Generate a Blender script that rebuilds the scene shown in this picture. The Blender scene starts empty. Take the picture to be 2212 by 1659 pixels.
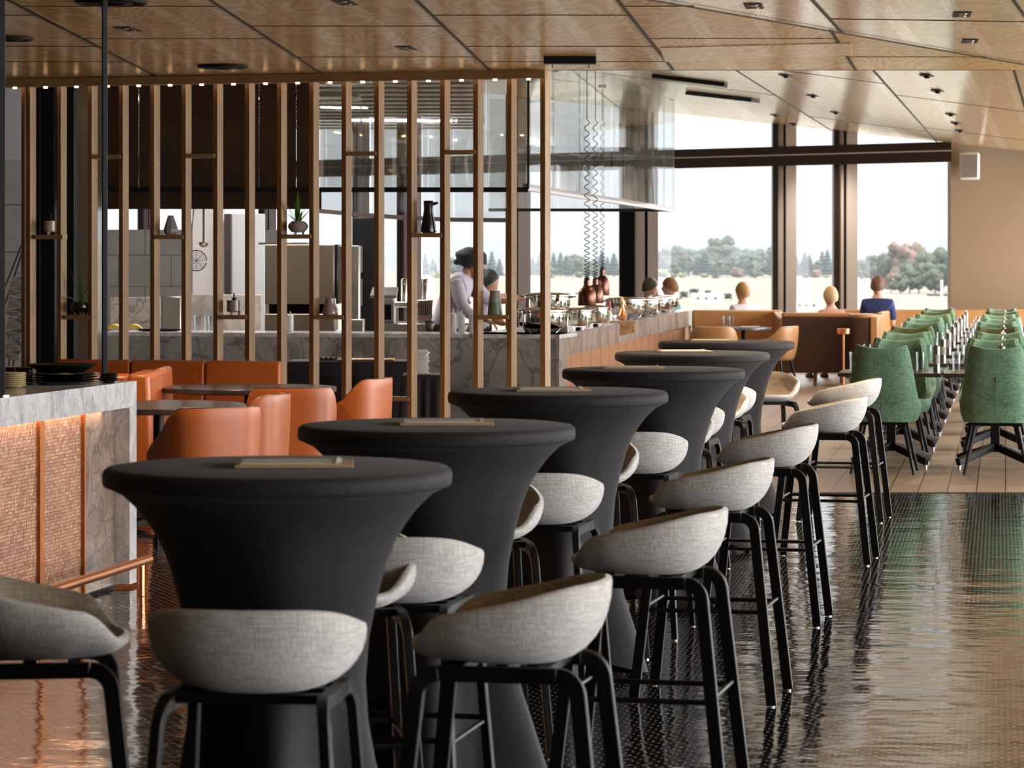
import bpy, math, random
from mathutils import Vector, Matrix
random.seed(7)
PI = math.pi
sc = bpy.context.scene
C = sc.collection
F = 6450.0            # focal length in pixels of the 2212 px wide frame (105 mm lens)
EYE = 1.6

# ---------------------------------------------------------------- camera
cam_d = bpy.data.cameras.new('camera'); cam = bpy.data.objects.new('camera', cam_d); C.objects.link(cam)
cam.location = (0, 0, EYE); cam.rotation_euler = (PI / 2, 0, 0)
cam_d.sensor_width = 36; cam_d.lens = 36 * F / 2212; cam_d.shift_y = -(829.5 - 564) / 2212
cam_d.clip_start = 0.1; cam_d.clip_end = 9000
cam_d.dof.use_dof = True; cam_d.dof.focus_distance = 15.5; cam_d.dof.aperture_fstop = 9
sc.camera = cam
# ---------------------------------------------------------------- view + sky
sc.view_settings.view_transform = 'Standard'; sc.view_settings.look = 'None'
sc.view_settings.gamma = 1; sc.view_settings.use_curve_mapping = False
sc.view_settings.exposure = 0.3
cy = sc.cycles
cy.max_bounces = 7; cy.diffuse_bounces = 3; cy.glossy_bounces = 4; cy.transmission_bounces = 4; cy.transparent_max_bounces = 14
cy.volume_bounces = 0; cy.caustics_reflective = False; cy.caustics_refractive = False
cy.sample_clamp_indirect = 4; cy.use_denoising = True; cy.blur_glossy = 0.6

W = bpy.data.worlds.new('overcast_sky'); sc.world = W; W.use_nodes = True
nt = W.node_tree; nt.nodes.clear()
def wn(t, **k):
    n = nt.nodes.new(t)
    for a, b in k.items(): setattr(n, a, b)
    return n
tc = wn('ShaderNodeTexCoord'); sp = wn('ShaderNodeSeparateXYZ'); nt.links.new(tc.outputs['Generated'], sp.inputs[0])
# a hazy bright overcast: pale at the horizon, brighter overhead and brightest on the sun's side to the right
m1 = wn('ShaderNodeMapRange', interpolation_type='SMOOTHSTEP'); m1.inputs[1].default_value = 0.04; m1.inputs[2].default_value = 0.45
m1.inputs[3].default_value = 0.0; m1.inputs[4].default_value = 0.45; nt.links.new(sp.outputs['Z'], m1.inputs[0])
m2 = wn('ShaderNodeMapRange', interpolation_type='SMOOTHSTEP'); m2.inputs[1].default_value = 0.25; m2.inputs[2].default_value = 0.9
m2.inputs[3].default_value = 0.0; m2.inputs[4].default_value = 1.0; nt.links.new(sp.outputs['X'], m2.inputs[0])
mu = wn('ShaderNodeMath', operation='ADD'); nt.links.new(m1.outputs[0], mu.inputs[0]); nt.links.new(m2.outputs[0], mu.inputs[1])
SKY_BACK, SKY_FAR = 10.5, 1.02
st = wn('ShaderNodeMath', operation='MULTIPLY_ADD'); st.inputs[1].default_value = SKY_BACK; st.inputs[2].default_value = SKY_FAR
nt.links.new(mu.outputs[0], st.inputs[0])
bg = wn('ShaderNodeBackground'); bg.inputs[0].default_value = (0.985, 0.985, 1.0, 1); nt.links.new(st.outputs[0], bg.inputs[1])
wo = wn('ShaderNodeOutputWorld'); nt.links.new(bg.outputs[0], wo.inputs[0])

def portal(name, loc, rot, sx, sy):
    l = bpy.data.lights.new(name, 'AREA'); l.shape = 'RECTANGLE'; l.size = sx; l.size_y = sy; l.energy = 1
    l.cycles.is_portal = True
    o = bpy.data.objects.new(name, l); C.objects.link(o); o.location = loc; o.rotation_euler = rot
    return o
XR, XL, YB = 9.0, -7.5, -4.0
portal('daylight_portal_right', (XR - .12, 18.5, 1.6), (0, PI / 2, 0), 2.8, 45.0)
portal('daylight_portal_far', (-.6, 46.6, 2.1), (-PI / 2, 0, -math.atan2(3.0, 3.7)), 17.0, 3.2)

# ---------------------------------------------------------------- helpers
def PX(px, d): return (px - 1106) * d / F
def PZ(py, d): return EYE - (py - 564) * d / F
def P(px, py, d): return Vector((PX(px, d), d, PZ(py, d)))

class MB:
    def __init__(s): s.v = []; s.f = []; s.mi = []; s.m = 0; s.T = Matrix.Identity(4)
    def add(s, vs, fs):
        b = len(s.v); s.v += [s.T @ Vector(p) for p in vs]
        s.f += [tuple(b + i for i in f) for f in fs]; s.mi += [s.m] * len(fs); return s
    def box(s, c, d, rz=0, rx=0, ry=0):
        M = Matrix.Translation(c) @ Matrix.Rotation(rz, 4, 'Z') @ Matrix.Rotation(rx, 4, 'X') @ Matrix.Rotation(ry, 4, 'Y')
        vs = [M @ Vector((sx * d[0] / 2, sy * d[1] / 2, sz * d[2] / 2)) for sx in (-1, 1) for sy in (-1, 1) for sz in (-1, 1)]
        return s.add(vs, [(0, 1, 3, 2), (4, 6, 7, 5), (0, 4, 5, 1), (2, 3, 7, 6), (0, 2, 6, 4), (1, 5, 7, 3)])
    def rings(s, rings, cap0=True, cap1=True, closed=True):
        n = len(rings[0]); vs = [p for r in rings for p in r]; fs = []
        for i in range(len(rings) - 1):
            for j in range(n if closed else n - 1):
                k = (j + 1) % n
                fs.append((i * n + j, i * n + k, (i + 1) * n + k, (i + 1) * n + j))
        if cap0: fs.append(tuple(range(n - 1, -1, -1)))
        if cap1: fs.append(tuple((len(rings) - 1) * n + j for j in range(n)))
        return s.add(vs, fs)
    def lathe(s, prof, c=(0, 0, 0), n=24, sx=1, sy=1, cap=True):
        R = [[(c[0] + r * sx * math.cos(2 * PI * j / n), c[1] + r * sy * math.sin(2 * PI * j / n), c[2] + z) for j in range(n)] for r, z in prof]
        return s.rings(R, cap, cap)
    def tube(s, pts, r, n=8, closed=False):
        pts = [Vector(p) for p in pts]; R = []
        rr = r if isinstance(r, (list, tuple)) else [r] * len(pts)
        up = Vector((0, 0, 1)); prev = None
        for i, p in enumerate(pts):
            t = (pts[min(i + 1, len(pts) - 1)] - pts[max(i - 1, 0)]).normalized()
            if prev is None:
                a = t.cross(up if abs(t.z) < .95 else Vector((1, 0, 0))).normalized()
            else:
                a = (prev - t * prev.dot(t)).normalized()
            prev = a; b = t.cross(a)
            R.append([p + (a * math.cos(2 * PI * j / n) + b * math.sin(2 * PI * j / n)) * rr[i] for j in range(n)])
        return s.rings(R, not closed, not closed)
    def bar(s, pts, w, t, side):
        """flat bar along pts: thickness t along 'side', width w across"""
        pts = [Vector(p) for p in pts]; sd = Vector(side).normalized(); R = []
        for i, p in enumerate(pts):
            d = (pts[min(i + 1, len(pts) - 1)] - pts[max(i - 1, 0)]).normalized()
            a = d.cross(sd).normalized() * w / 2; b = sd * t / 2
            R.append([p - a - b, p + a - b, p + a + b, p - a + b])
        return s.rings(R)
    def prism(s, poly, z0, z1):
        n = len(poly); vs = [(x, y, z0) for x, y in poly] + [(x, y, z1) for x, y in poly]
        return s.add(vs, [tuple(range(n - 1, -1, -1)), tuple(range(n, 2 * n))] + [(i, (i + 1) % n, n + (i + 1) % n, n + i) for i in range(n)])
    def build(s, name, mat, parent=None, smooth=True, bevel=0, sub=0, ang=35, seg=2):
        me = bpy.data.meshes.new(name); me.from_pydata([tuple(p) for p in s.v], [], s.f)
        for m in (mat if isinstance(mat, (list, tuple)) else [mat]): me.materials.append(m)
        if isinstance(mat, (list, tuple)): me.polygons.foreach_set('material_index', s.mi)
        me.update()
        if smooth:
            me.polygons.foreach_set('use_smooth', [True] * len(me.polygons))
            me.set_sharp_from_angle(angle=math.radians(ang))
        o = bpy.data.objects.new(name, me); C.objects.link(o)
        if parent: o.parent = parent
        if bevel:
            b = o.modifiers.new('bevel', 'BEVEL'); b.width = bevel; b.segments = seg; b.limit_method = 'ANGLE'
        if sub:
            b = o.modifiers.new('sub', 'SUBSURF'); b.levels = sub; b.render_levels = sub
        return o

def tag(o, label, cat, group=None, kind=None):
    if label: o['label'] = label
    if cat: o['category'] = cat
    if group: o['group'] = group
    if kind: o['kind'] = kind
    return o
def thing(name, label, cat, loc=(0, 0, 0), rz=0, group=None):
    o = bpy.data.objects.new(name, None); C.objects.link(o); o.location = loc; o.rotation_euler = (0, 0, rz)
    o.empty_display_size = .1
    return tag(o, label, cat, group)
def struct(name, mb, mat, **k):
    o = mb.build(name, mat, **k); o['kind'] = 'structure'; return o
def dup(root, loc=None, rz=None, label=None, group=None, scale=None):
    def rec(o, par):
        c = o.copy(); C.objects.link(c)
        if par: c.parent = par
        for ch in o.children: rec(ch, c)
        return c
    r = rec(root, None)
    if loc is not None: r.location = loc
    if rz is not None: r.rotation_euler = (0, 0, rz)
    if label: r['label'] = label
    if group: r['group'] = group
    if scale: r.scale = (scale,) * 3
    return r

# ---------------------------------------------------------------- materials
class NM:
    def __init__(s, name):
        s.mat = bpy.data.materials.new(name); s.mat.use_nodes = True; s.t = s.mat.node_tree
        s.b = s.t.nodes['Principled BSDF']; s.tc = None
    def n(s, t, **k):
        n = s.t.nodes.new(t)
        for a, v in k.items():
            if a.startswith('i_'):
                key = a[2:]; key = int(key) if key.isdigit() else key
                n.inputs[key].default_value = v
            else: setattr(n, a, v)
        return n
    def l(s, a, b): s.t.links.new(a, b); return s
    def coord(s, scale=(1, 1, 1), rot=(0, 0, 0), kind='Object'):
        if s.tc is None: s.tc = s.n('ShaderNodeTexCoord')
        m = s.n('ShaderNodeMapping'); m.inputs['Scale'].default_value = scale; m.inputs['Rotation'].default_value = rot
        s.l(s.tc.outputs[kind], m.inputs[0]); return m.outputs[0]
    def noise(s, co, scale, detail=3, rough=.5, dist=0):
        n = s.n('ShaderNodeTexNoise'); n.inputs['Scale'].default_value = scale; n.inputs['Detail'].default_value = detail
        n.inputs['Roughness'].default_value = rough; n.inputs['Distortion'].default_value = dist
        s.l(co, n.inputs['Vector']); return n.outputs[0]
    def ramp(s, fac, stops):
        r = s.n('ShaderNodeValToRGB'); e = r.color_ramp.elements
        while len(e) < len(stops): e.new(.5)
        for i, (p, c) in enumerate(stops):
            e[i].position = p; e[i].color = (*c, 1) if len(c) == 3 else c
        s.l(fac, r.inputs[0]); return r.outputs[0]
    def mix(s, fac, a, b, mode='MIX'):
        m = s.n('ShaderNodeMix', data_type='RGBA', blend_type=mode)
        for v, i in ((fac, 0), (a, 6), (b, 7)):
            if hasattr(v, 'type') and not isinstance(v, (tuple, float, int)): s.l(v, m.inputs[i])
            else: m.inputs[i].default_value = v if i == 0 else (*v, 1)
        return m.outputs[2]
    def math(s, op, a, b=0.0, c=None):
        m = s.n('ShaderNodeMath', operation=op)
        for i, v in enumerate((a, b, c)):
            if v is None: continue
            if isinstance(v, (int, float)): m.inputs[i].default_value = v
            else: s.l(v, m.inputs[i])
        return m.outputs[0]
    def bump(s, h, strength, dist=.01):
        b = s.n('ShaderNodeBump'); b.inputs['Strength'].default_value = strength; b.inputs['Distance'].default_value = dist
        s.l(h, b.inputs['Height']); s.l(b.outputs[0], s.b.inputs['Normal']); return s
    def set(s, col=None, rough=None, metal=None, **k):
        if col is not None:
            if isinstance(col, tuple): s.b.inputs['Base Color'].default_value = (*col, 1)
            else: s.l(col, s.b.inputs['Base Color'])
        if rough is not None:
            if isinstance(rough, (int, float)): s.b.inputs['Roughness'].default_value = rough
            else: s.l(rough, s.b.inputs['Roughness'])
        if metal is not None: s.b.inputs['Metallic'].default_value = metal
        for a, v in k.items(): s.b.inputs[a.replace('_', ' ')].default_value = v
        return s

def plain(name, col, rough=.5, metal=0, bump=0, bs=60, **k):
    m = NM(name); m.set(None, rough, metal, **k)
    co = m.coord(); n = m.noise(co, bs)
    m.set(m.mix(n, tuple(c * .9 for c in col), tuple(min(1, c * 1.1) for c in col)))
    if bump: m.bump(n, bump, .005)
    return m.mat
def metal(name, col, rough=.25, brushed=(1, 1, 20), amt=.08):
    m = NM(name); n = m.noise(m.coord(brushed), 12)
    m.set(m.mix(n, tuple(c * .85 for c in col), col), m.math('MULTIPLY_ADD', n, amt, rough), 1.0); return m.mat
def fabric(name, c1, c2, scale=1.0, rough=.95, bump=.5, sheen=.2):
    m = NM(name)
    a = m.noise(m.coord((260 * scale, 260 * scale, 25 * scale)), 1, 2); b = m.noise(m.coord((26 * scale, 26 * scale, 300 * scale)), 1, 2)
    big = m.noise(m.coord(), 9, 4)
    w = m.math('MULTIPLY', a, b); f = m.math('MULTIPLY_ADD', w, 1.9, m.math('MULTIPLY_ADD', big, .5, -.28))
    m.set(m.ramp(f, [(.15, c1), (.75, c2)]), rough, 0, Sheen_Weight=sheen, Sheen_Roughness=.5)
    m.b.inputs['Specular IOR Level'].default_value = .2
    m.bump(w, bump, .004); return m.mat
def leather(name, c1, c2, rough=.38):
    m = NM(name); co = m.coord(); big = m.noise(co, 3.5, 4); v = m.n('ShaderNodeTexVoronoi'); v.inputs['Scale'].default_value = 160
    m.l(co, v.inputs['Vector'])
    m.set(m.mix(big, c1, c2), m.math('MULTIPLY_ADD', big, .18, rough - .06), 0); m.b.inputs['Coat Weight'].default_value = .12
    m.b.inputs['Coat Roughness'].default_value = .25
    m.bump(v.outputs['Distance'], .12, .002); return m.mat
def marble(name, base, mid, vein, scale=1.0, stretch=(1, 1, 1), rough=.16, va=.6):
    m = NM(name); co = m.coord(tuple(scale * s for s in stretch))
    w = m.n('ShaderNodeVectorMath', operation='MULTIPLY_ADD'); n3 = m.n('ShaderNodeTexNoise'); n3.inputs['Scale'].default_value = 2.2; n3.inputs['Detail'].default_value = 4
    m.l(co, n3.inputs['Vector']); m.l(n3.outputs['Color'], w.inputs[0]); w.inputs[1].default_value = (.55, .55, .55); m.l(co, w.inputs[2])
    v = m.n('ShaderNodeTexVoronoi', feature='DISTANCE_TO_EDGE'); v.inputs['Scale'].default_value = 3.2; m.l(w.outputs[0], v.inputs['Vector'])
    v2 = m.n('ShaderNodeTexVoronoi', feature='DISTANCE_TO_EDGE'); v2.inputs['Scale'].default_value = 9; m.l(w.outputs[0], v2.inputs['Vector'])
    big = m.noise(w.outputs[0], 1.6, 6, .6, 1.0)
    c = m.ramp(big, [(.34, mid), (.5, base), (.72, tuple(x * .8 for x in mid))])
    c = m.mix(m.ramp(v2.outputs[0], [(0, (.55,) * 3), (.05, (0,) * 3)]), c, mid)
    c = m.mix(m.ramp(v.outputs[0], [(0, (va,) * 3), (.05, (0,) * 3)]), c, vein)
    m.set(c, rough, 0); return m.mat
def wood(name, c1, c2, scale=1.0, axis='Z', rough=.45, bump=.06):
    m = NM(name); st = {'X': (1.2, 14, 14), 'Y': (14, 1.2, 14), 'Z': (14, 14, 1.2)}[axis]
    co = m.coord(tuple(s * scale for s in st)); n = m.noise(co, 1.4, 5, .6, .8); g = m.noise(m.coord(tuple(s * scale * 9 for s in st)), 1.5, 2)
    f = m.math('MULTIPLY_ADD', g, .35, m.math('MULTIPLY', n, .75))
    m.set(m.ramp(f, [(.3, c1), (.7, c2)]), rough, 0); m.bump(f, bump, .004); return m.mat
def veneer(name, c1, c2, rough=.3, grain=1.0, coat=.5, cr=.2):
    # cathedral-grain ceiling veneer
    m = NM(name); co = m.coord((1.0, .28, 1)); nz = m.noise(co, 1.7, 2, .45)
    w = m.math('SINE', m.math('MULTIPLY', nz, 120)); fine = m.noise(m.coord((1.5, .25, 1)), 70, 2)
    f = m.math('MULTIPLY_ADD', w, .30 * grain, m.math('MULTIPLY_ADD', fine, .35, .32)); big = m.noise(m.coord(), .8, 2)
    f = m.math('MULTIPLY_ADD', big, .3, m.math('SUBTRACT', f, .15))
    m.set(m.ramp(f, [(.15, c1), (.85, c2)]), m.math('MULTIPLY_ADD', fine, .12, rough), 0)
    m.b.inputs['Coat Weight'].default_value = coat; m.b.inputs['Coat Roughness'].default_value = cr
    m.bump(m.math('MULTIPLY_ADD', w, .5, m.math('MULTIPLY', m.noise(m.coord((.5, 2.5, 1)), 2.0, 2), 3.0)), .10, .004); return m.mat
def glassy(name, tint=(1, 1, 1), refl=.08, rough=.0, wav=0.0, wscale=(1.2, 1.2, .3), facing=True, ff=.35):
    m = NM(name); t = m.t; t.nodes.remove(m.b)
    tr = m.n('ShaderNodeBsdfTransparent'); tr.inputs[0].default_value = (*tint, 1)
    gl = m.n('ShaderNodeBsdfGlossy'); gl.inputs['Roughness'].default_value = rough; gl.inputs[0].default_value = (1, 1, 1, 1)
    if wav:
        b = m.n('ShaderNodeBump'); b.inputs['Strength'].default_value = wav; b.inputs['Distance'].default_value = .05
        m.l(m.noise(m.coord(wscale), 2.5, 1), b.inputs['Height']); m.l(b.outputs[0], gl.inputs['Normal'])
    mx = m.n('ShaderNodeMixShader')
    if facing:
        lw = m.n('ShaderNodeLayerWeight'); lw.inputs[0].default_value = .35
        f = m.math('MULTIPLY_ADD', lw.outputs['Facing'], ff, refl); m.l(f, mx.inputs[0])
    else: mx.inputs[0].default_value = refl
    m.l(tr.outputs[0], mx.inputs[1]); m.l(gl.outputs[0], mx.inputs[2])
    m.l(mx.outputs[0], t.nodes['Material Output'].inputs[0]); return m.mat
def glow(name, col, s):
    m = NM(name); m.set((0, 0, 0), .5); m.b.inputs['Emission Color'].default_value = (*col, 1); m.b.inputs['Emission Strength'].default_value = s
    return m.mat

M = {}
M['cover'] = fabric('black_stretch_fabric', (.011, .0095, .0105), (.021, .0185, .020), 1.0, .7, .12, .06)
M['cover'].node_tree.nodes['Principled BSDF'].inputs['Specular IOR Level'].default_value = .25
M['stool'] = fabric('light_grey_linen', (.40, .375, .355), (.70, .665, .64), .8)
M['stool_in'] = fabric('oatmeal_lining', (.27, .215, .16), (.52, .44, .345), .8)
M['blackwood'] = plain('black_stained_wood', (.005, .0045, .0045), .38, 0, .05, 90, Specular_IOR_Level=.22)
M['black'] = plain('black_powder_coat', (.005, .005, .0055), .4, Specular_IOR_Level=.22)
M['blackgloss'] = plain('black_gloss', (.008, .008, .009), .08)
M['darkbrown'] = plain('dark_brown_metal', (.045, .032, .028), .38)
M['green'] = fabric('green_chair_fabric', (.05, .115, .065), (.19, .33, .23), .8)
M['olive'] = fabric('olive_chair_fabric', (.035, .045, .012), (.10, .11, .035), .8)
M['orange_leather'] = leather('burnt_orange_leather', (.40, .085, .014), (.56, .15, .032), .36)
M['tan_leather'] = leather('tan_leather', (.34, .155, .05), (.50, .265, .105), .4)
M['brown_leather'] = leather('dark_brown_leather', (.045, .018, .012), (.075, .032, .022), .33)
M['oak'] = wood('warm_oak', (.20, .10, .032), (.42, .25, .105), 1, 'Z', .4)
M['oak_x'] = wood('warm_oak_shelf', (.17, .085, .027), (.30, .17, .065), 1, 'X', .4)
M['marble'] = marble('grey_brown_marble', (.50, .46, .44), (.27, .235, .215), (.10, .085, .08), 1.1)
M['marble_grey'] = marble('grey_marble', (.42, .42, .40), (.22, .22, .21), (.09, .09, .09), .8)
M['marble_light'] = marble('pale_marble', (.80, .78, .79), (.50, .49, .50), (.28, .27, .28), 3.0, (1, 1, .6), .16, .35)
M['marble_streak'] = marble('streaked_marble', (.42, .385, .36), (.20, .185, .175), (.13, .11, .10), 1.2, (1.6, 1.2, .35))
M['steel'] = metal('stainless_steel', (.62, .60, .56), .2)
M['chrome'] = metal('polished_steel', (.80, .77, .70), .06, (1, 1, 1), .03)
M['copper_dark'] = metal('bronze_lamp_metal', (.16, .075, .052), .28)
M['copper'] = metal('copper', (.80, .36, .18), .25)
M['brass'] = metal('brass', (.75, .47, .22), .22)
M['white_ceramic'] = plain('white_ceramic', (.62, .60, .57), .22)
M['taupe'] = plain('taupe_glaze', (.30, .235, .205), .14)
M['beige_glaze'] = plain('beige_glaze', (.50, .36, .26), .14)
M['grey_glaze'] = plain('grey_ceramic', (.26, .245, .235), .45)
M['greyplain'] = plain('light_grey_paint', (.64, .61, .61), .5)
M['casing'] = plain('pale_grey_casing', (.84, .85, .90), .5)
M['leaf'] = plain('leaf_green', (.10, .26, .05), .4)
M['leaf_dark'] = plain('leaf_dark', (.02, .045, .02), .4)
M['paper'] = plain('paper', (.72, .69, .64), .7, 0, 0, 12)
M['cloth_white'] = fabric('white_shirt_cloth', (.55, .53, .58), (.78, .76, .82), .6)
M['ply'] = wood('birch_board', (.42, .27, .15), (.62, .43, .27), 2, 'X', .5)
M['wall'] = plain('tan_wall_paint', (.27, .185, .11), .85, 0, .1, 90)
M['concrete'] = plain('concrete', (.36, .34, .315), .8, 0, .2, 6)
M['glass'] = glassy('window_glass', (.97, .98, .98), .015)
M['tumbler'] = glassy('drinking_glass', (.88, .90, .90), .02, .04, ff=.16)
M['skin'] = plain('skin', (.42, .22, .14), .5)
M['skin_pale'] = plain('skin_pale', (.62, .38, .28), .5)
M['hair_black'] = plain('hair_black', (.012, .010, .009), .6, 0, .3, 80)
M['spot'] = glow('downlight_lens', (1, .55, .25), 9)
# ================================================================= SETTING
# black studded glossy floor tiles
def floor_black():
    m = NM('black_studded_tile'); co = m.coord()
    sx = m.n('ShaderNodeSeparateXYZ'); m.l(co, sx.inputs[0])
    def cell(o): return m.math('ABSOLUTE', m.math('SUBTRACT', m.math('FRACT', o), .5))
    v = m.math('DIVIDE', m.math('MULTIPLY_ADD', sx.outputs['X'], .163, sx.outputs['Y']), .074)
    u = m.math('DIVIDE', m.math('MULTIPLY_ADD', sx.outputs['Y'], -.163, sx.outputs['X']), .0215)
    a, b = cell(u), cell(m.math('ADD', v, m.math('FRACT', m.math('MULTIPLY', m.math('FLOOR', u), .5))))
    r2 = m.math('ADD', m.math('MULTIPLY', a, a), m.math('MULTIPLY', m.math('MULTIPLY', b, b), 1.1))
    dot = m.math('LESS_THAN', r2, .042)
    brk = m.n('ShaderNodeTexBrick'); brk.offset = 0; brk.inputs['Scale'].default_value = 1; brk.inputs['Mortar Size'].default_value = .0022
    brk.inputs['Brick Width'].default_value = .6; brk.inputs['Row Height'].default_value = .6; brk.inputs['Color1'].default_value = (0, 0, 0, 1); brk.inputs['Color2'].default_value = (0, 0, 0, 1); brk.inputs['Mortar'].default_value = (1, 1, 1, 1)
    m.l(co, brk.inputs['Vector'])
    big = m.noise(m.coord(), 1.2, 3)
    c = m.mix(dot, (.008, .0075, .008), (.28, .26, .245)); c = m.mix(brk.outputs['Color'], c, (.05, .047, .045))
    m.set(c, m.math('MULTIPLY_ADD', big, .06, .05), 0); m.b.inputs['IOR'].default_value = 2.3
    rip = m.noise(m.coord((1.0, 1.6, 1)), 1.8, 3, .5); rip2 = m.noise(m.coord((1, 1.5, 1)), 9, 2)
    h = m.math('MULTIPLY_ADD', rip2, .20, rip); h = m.math('MULTIPLY_ADD', dot, .02, h)
    m.bump(h, .55, .016); return m.mat
def floor_wood():
    m = NM('pale_plank_floor'); co = m.coord((1, 1, 1), (0, 0, -1.407))
    brk = m.n('ShaderNodeTexBrick'); brk.inputs['Scale'].default_value = 1; brk.inputs['Mortar Size'].default_value = .0045
    brk.inputs['Brick Width'].default_value = 1.8; brk.inputs['Row Height'].default_value = .20
    brk.inputs['Color1'].default_value = (.36, .27, .20, 1); brk.inputs['Color2'].default_value = (.24, .165, .12, 1); brk.inputs['Mortar'].default_value = (.04, .028, .02, 1)
    m.l(co, brk.inputs['Vector']); n = m.noise(m.coord((2, 18, 1), (0, 0, -1.407)), 1.3, 5, .6, .6)
    m.set(m.mix(.55, brk.outputs['Color'], m.ramp(n, [(.3, (.55, .55, .55)), (.7, (1.3, 1.25, 1.2))]), 'MULTIPLY'), m.math('MULTIPLY_ADD', n, .15, .30), 0)
    m.b.inputs['IOR'].default_value = 1.5
    m.bump(n, .1, .004); return m.mat
FB, FW = floor_black(), floor_wood()
YE = 20.6
def wall_y(x): return 42 + .8108 * (6.16 - x)      # the far glazed wall
mb = MB(); mb.add([(XL, YB, 0), (XR, YB, 0), (XR, YE, 0), (XL, YE, 0), (XL, YB, -.3), (XR, YB, -.3), (XR, YE, -.3), (XL, YE, -.3)], [(0, 1, 2, 3), (7, 6, 5, 4), (0, 4, 5, 1), (2, 6, 7, 3)])
struct('floor', mb, FB, smooth=False)
mb = MB(); y1, y2 = wall_y(6.16) + .3, wall_y(XL) + .3
mb.prism([(XL, YE), (XR, YE), (XR, y1), (6.16, y1), (XL, y2)], -.3, 0); struct('floor', mb, FW, smooth=False)
mb = MB(); mb.box((.75, YE, .002), (16.5, .03, .006)); struct('trim_1', mb, M['darkbrown'], smooth=False)

# ---- ceiling facets -----------------------------------------------------
V_D = veneer('ceiling_veneer_warm', (.46, .245, .06), (.74, .45, .14), .30)
V_L = veneer('ceiling_veneer_pale', (.62, .40, .17), (.86, .64, .34), .28)
V_D2 = veneer('ceiling_veneer_glossy', (.50, .30, .13), (.74, .50, .26), .24, 1, .9, .14)  # glossy pair: base also paler, bright gloss partly painted into the colour
V_L2 = veneer('ceiling_veneer_glossy_pale', (.70, .52, .32), (.90, .74, .50), .22, 1, .9, .13)
PA, PB, PC = (3.01, 0, 0), (2.8936, -.01436, .00793), (2.888, -.1296, .02791)
def hit(px, py, pl):
    kx, kz = (px - 1106) / F, -(py - 564) / F
    d = (pl[0] - EYE) / (kz - pl[1] * kx - pl[2]); return (kx * d, d)
def zpl(pl, x, y): return pl[0] + pl[1] * x + pl[2] * y
def clip(poly, side):                       # side(x, y) >= 0 keeps
    out = []
    for i in range(len(poly)):
        a, b = poly[i], poly[(i + 1) % len(poly)]; fa, fb = side(*a), side(*b)
        if fa >= 0: out.append(a)
        if (fa >= 0) != (fb >= 0):
            t = fa / (fa - fb); out.append((a[0] + (b[0] - a[0]) * t, a[1] + (b[1] - a[1]) * t))
    return out
def crease(x, y): return (x - .798) - .552 * (y - 16.13)
def facet(idx, pl, joints, y0, y1, clips, stripes=((.28, .36), (.62, .70), (.93, 1.0)), gap=.022, cross=(), mats=None):
    L = []
    for (xa, ya, xb, yb) in joints:
        a, b = hit(xa, ya, pl), hit(xb, yb, pl); s = (b[0] - a[0]) / (b[1] - a[1]); L.append((a[0] - s * a[1], s))
    L = [(XL, 0)] + sorted(L, key=lambda q: q[0] + q[1] * (y0 + y1) / 2) + [(XR, 0)]
    slab, dark = MB(), MB()
    def put(mb, poly, mi, dz):
        for c in clips: poly = clip(poly, c) if len(poly) > 2 else []
        if len(poly) < 3: return
        n = len(poly); mb.m = mi
        vs = [(x, y, zpl(pl, x, y) + dz) for x, y in poly] + [(x, y, zpl(pl, x, y) + dz + .03) for x, y in poly]
        mb.add(vs, [tuple(range(n - 1, -1, -1)), tuple(range(n, 2 * n))] + [(i, (i + 1) % n, n + (i + 1) % n, n + i) for i in range(n)])
    for i in range(len(L) - 1):
        (a0, s0), (a1, s1) = L[i], L[i + 1]
        def X(f, y): return (a0 + s0 * y) * (1 - f) + (a1 + s1 * y) * f
        cuts = [0]; 
        for s in stripes: cuts += [s[0], s[1]]
        cuts = sorted(set(cuts + [1.0]))
        for f0, f1 in zip(cuts[:-1], cuts[1:]):
            lite = any(abs(f0 - s[0]) < 1e-6 for s in stripes)
            put(slab, [(X(f0, y0), y0), (X(f1, y0), y0), (X(f1, y1), y1), (X(f0, y1), y1)], 1 if lite else 0, 0)
        if i: put(dark, [(a0 + s0 * y0 - gap / 2, y0), (a0 + s0 * y0 + gap / 2, y0), (a0 + s0 * y1 + gap / 2, y1), (a0 + s0 * y1 - gap / 2, y1)], 0, -.004)
        for yc, w in cross[i % len(cross)] if cross else ():
            put(dark, [(X(0, yc), yc), (X(1, yc), yc), (X(1, yc), yc + w), (X(0, yc), yc + w)], 0, -.003)
    struct('ceiling', slab, mats or [V_D, V_L], smooth=False); struct('trim_%d' % idx, dark, M['black'], smooth=False)
xr = ((17.1, .01), (19.6, .012), (21.1, .01)), ((16.5, .012), (18.9, .01)), ((17.9, .012), (20.6, .01))
def scrline(x, y): return (23.30 - .2774 * (x + 3.72)) - y
facet(2, PA, [(20, 0, 325, 158), (455, 0, 690, 155), (900, 0, 1055, 148), (1335, 0, 1458, 155), (1755, 0, 1848, 150)], 8, 27, [lambda x, y: -crease(x, y), lambda x, y: .30 - x, scrline], cross=xr)
facet(7, PA, [(20, 0, 325, 158), (455, 0, 690, 155), (900, 0, 1055, 148), (1335, 0, 1458, 155), (1755, 0, 1848, 150)], 8, 22, [lambda x, y: -crease(x, y), lambda x, y: x - .30], cross=xr)
mb = MB(); bandp = clip([hit(1437, 132, PA), hit(1840, 118, PA), hit(1838, 92, PA), hit(1425, 102, PA)], lambda x, y: -crease(x, y))
mb.prism(bandp, 3.004, 3.012); struct('trim_3', mb, V_L, smooth=False)
facet(4, PB, [(1120, 0, 1400, 200), (1350, 0, 1600, 200), (1755, 0, 1812, 62), (2190, 0, 2260, 100)], YB, 22, [lambda x, y: crease(x, y)], mats=[V_D2, V_L2], cross=(((14, .01), (18.5, .01)), ((17.3, .01),)))
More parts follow.
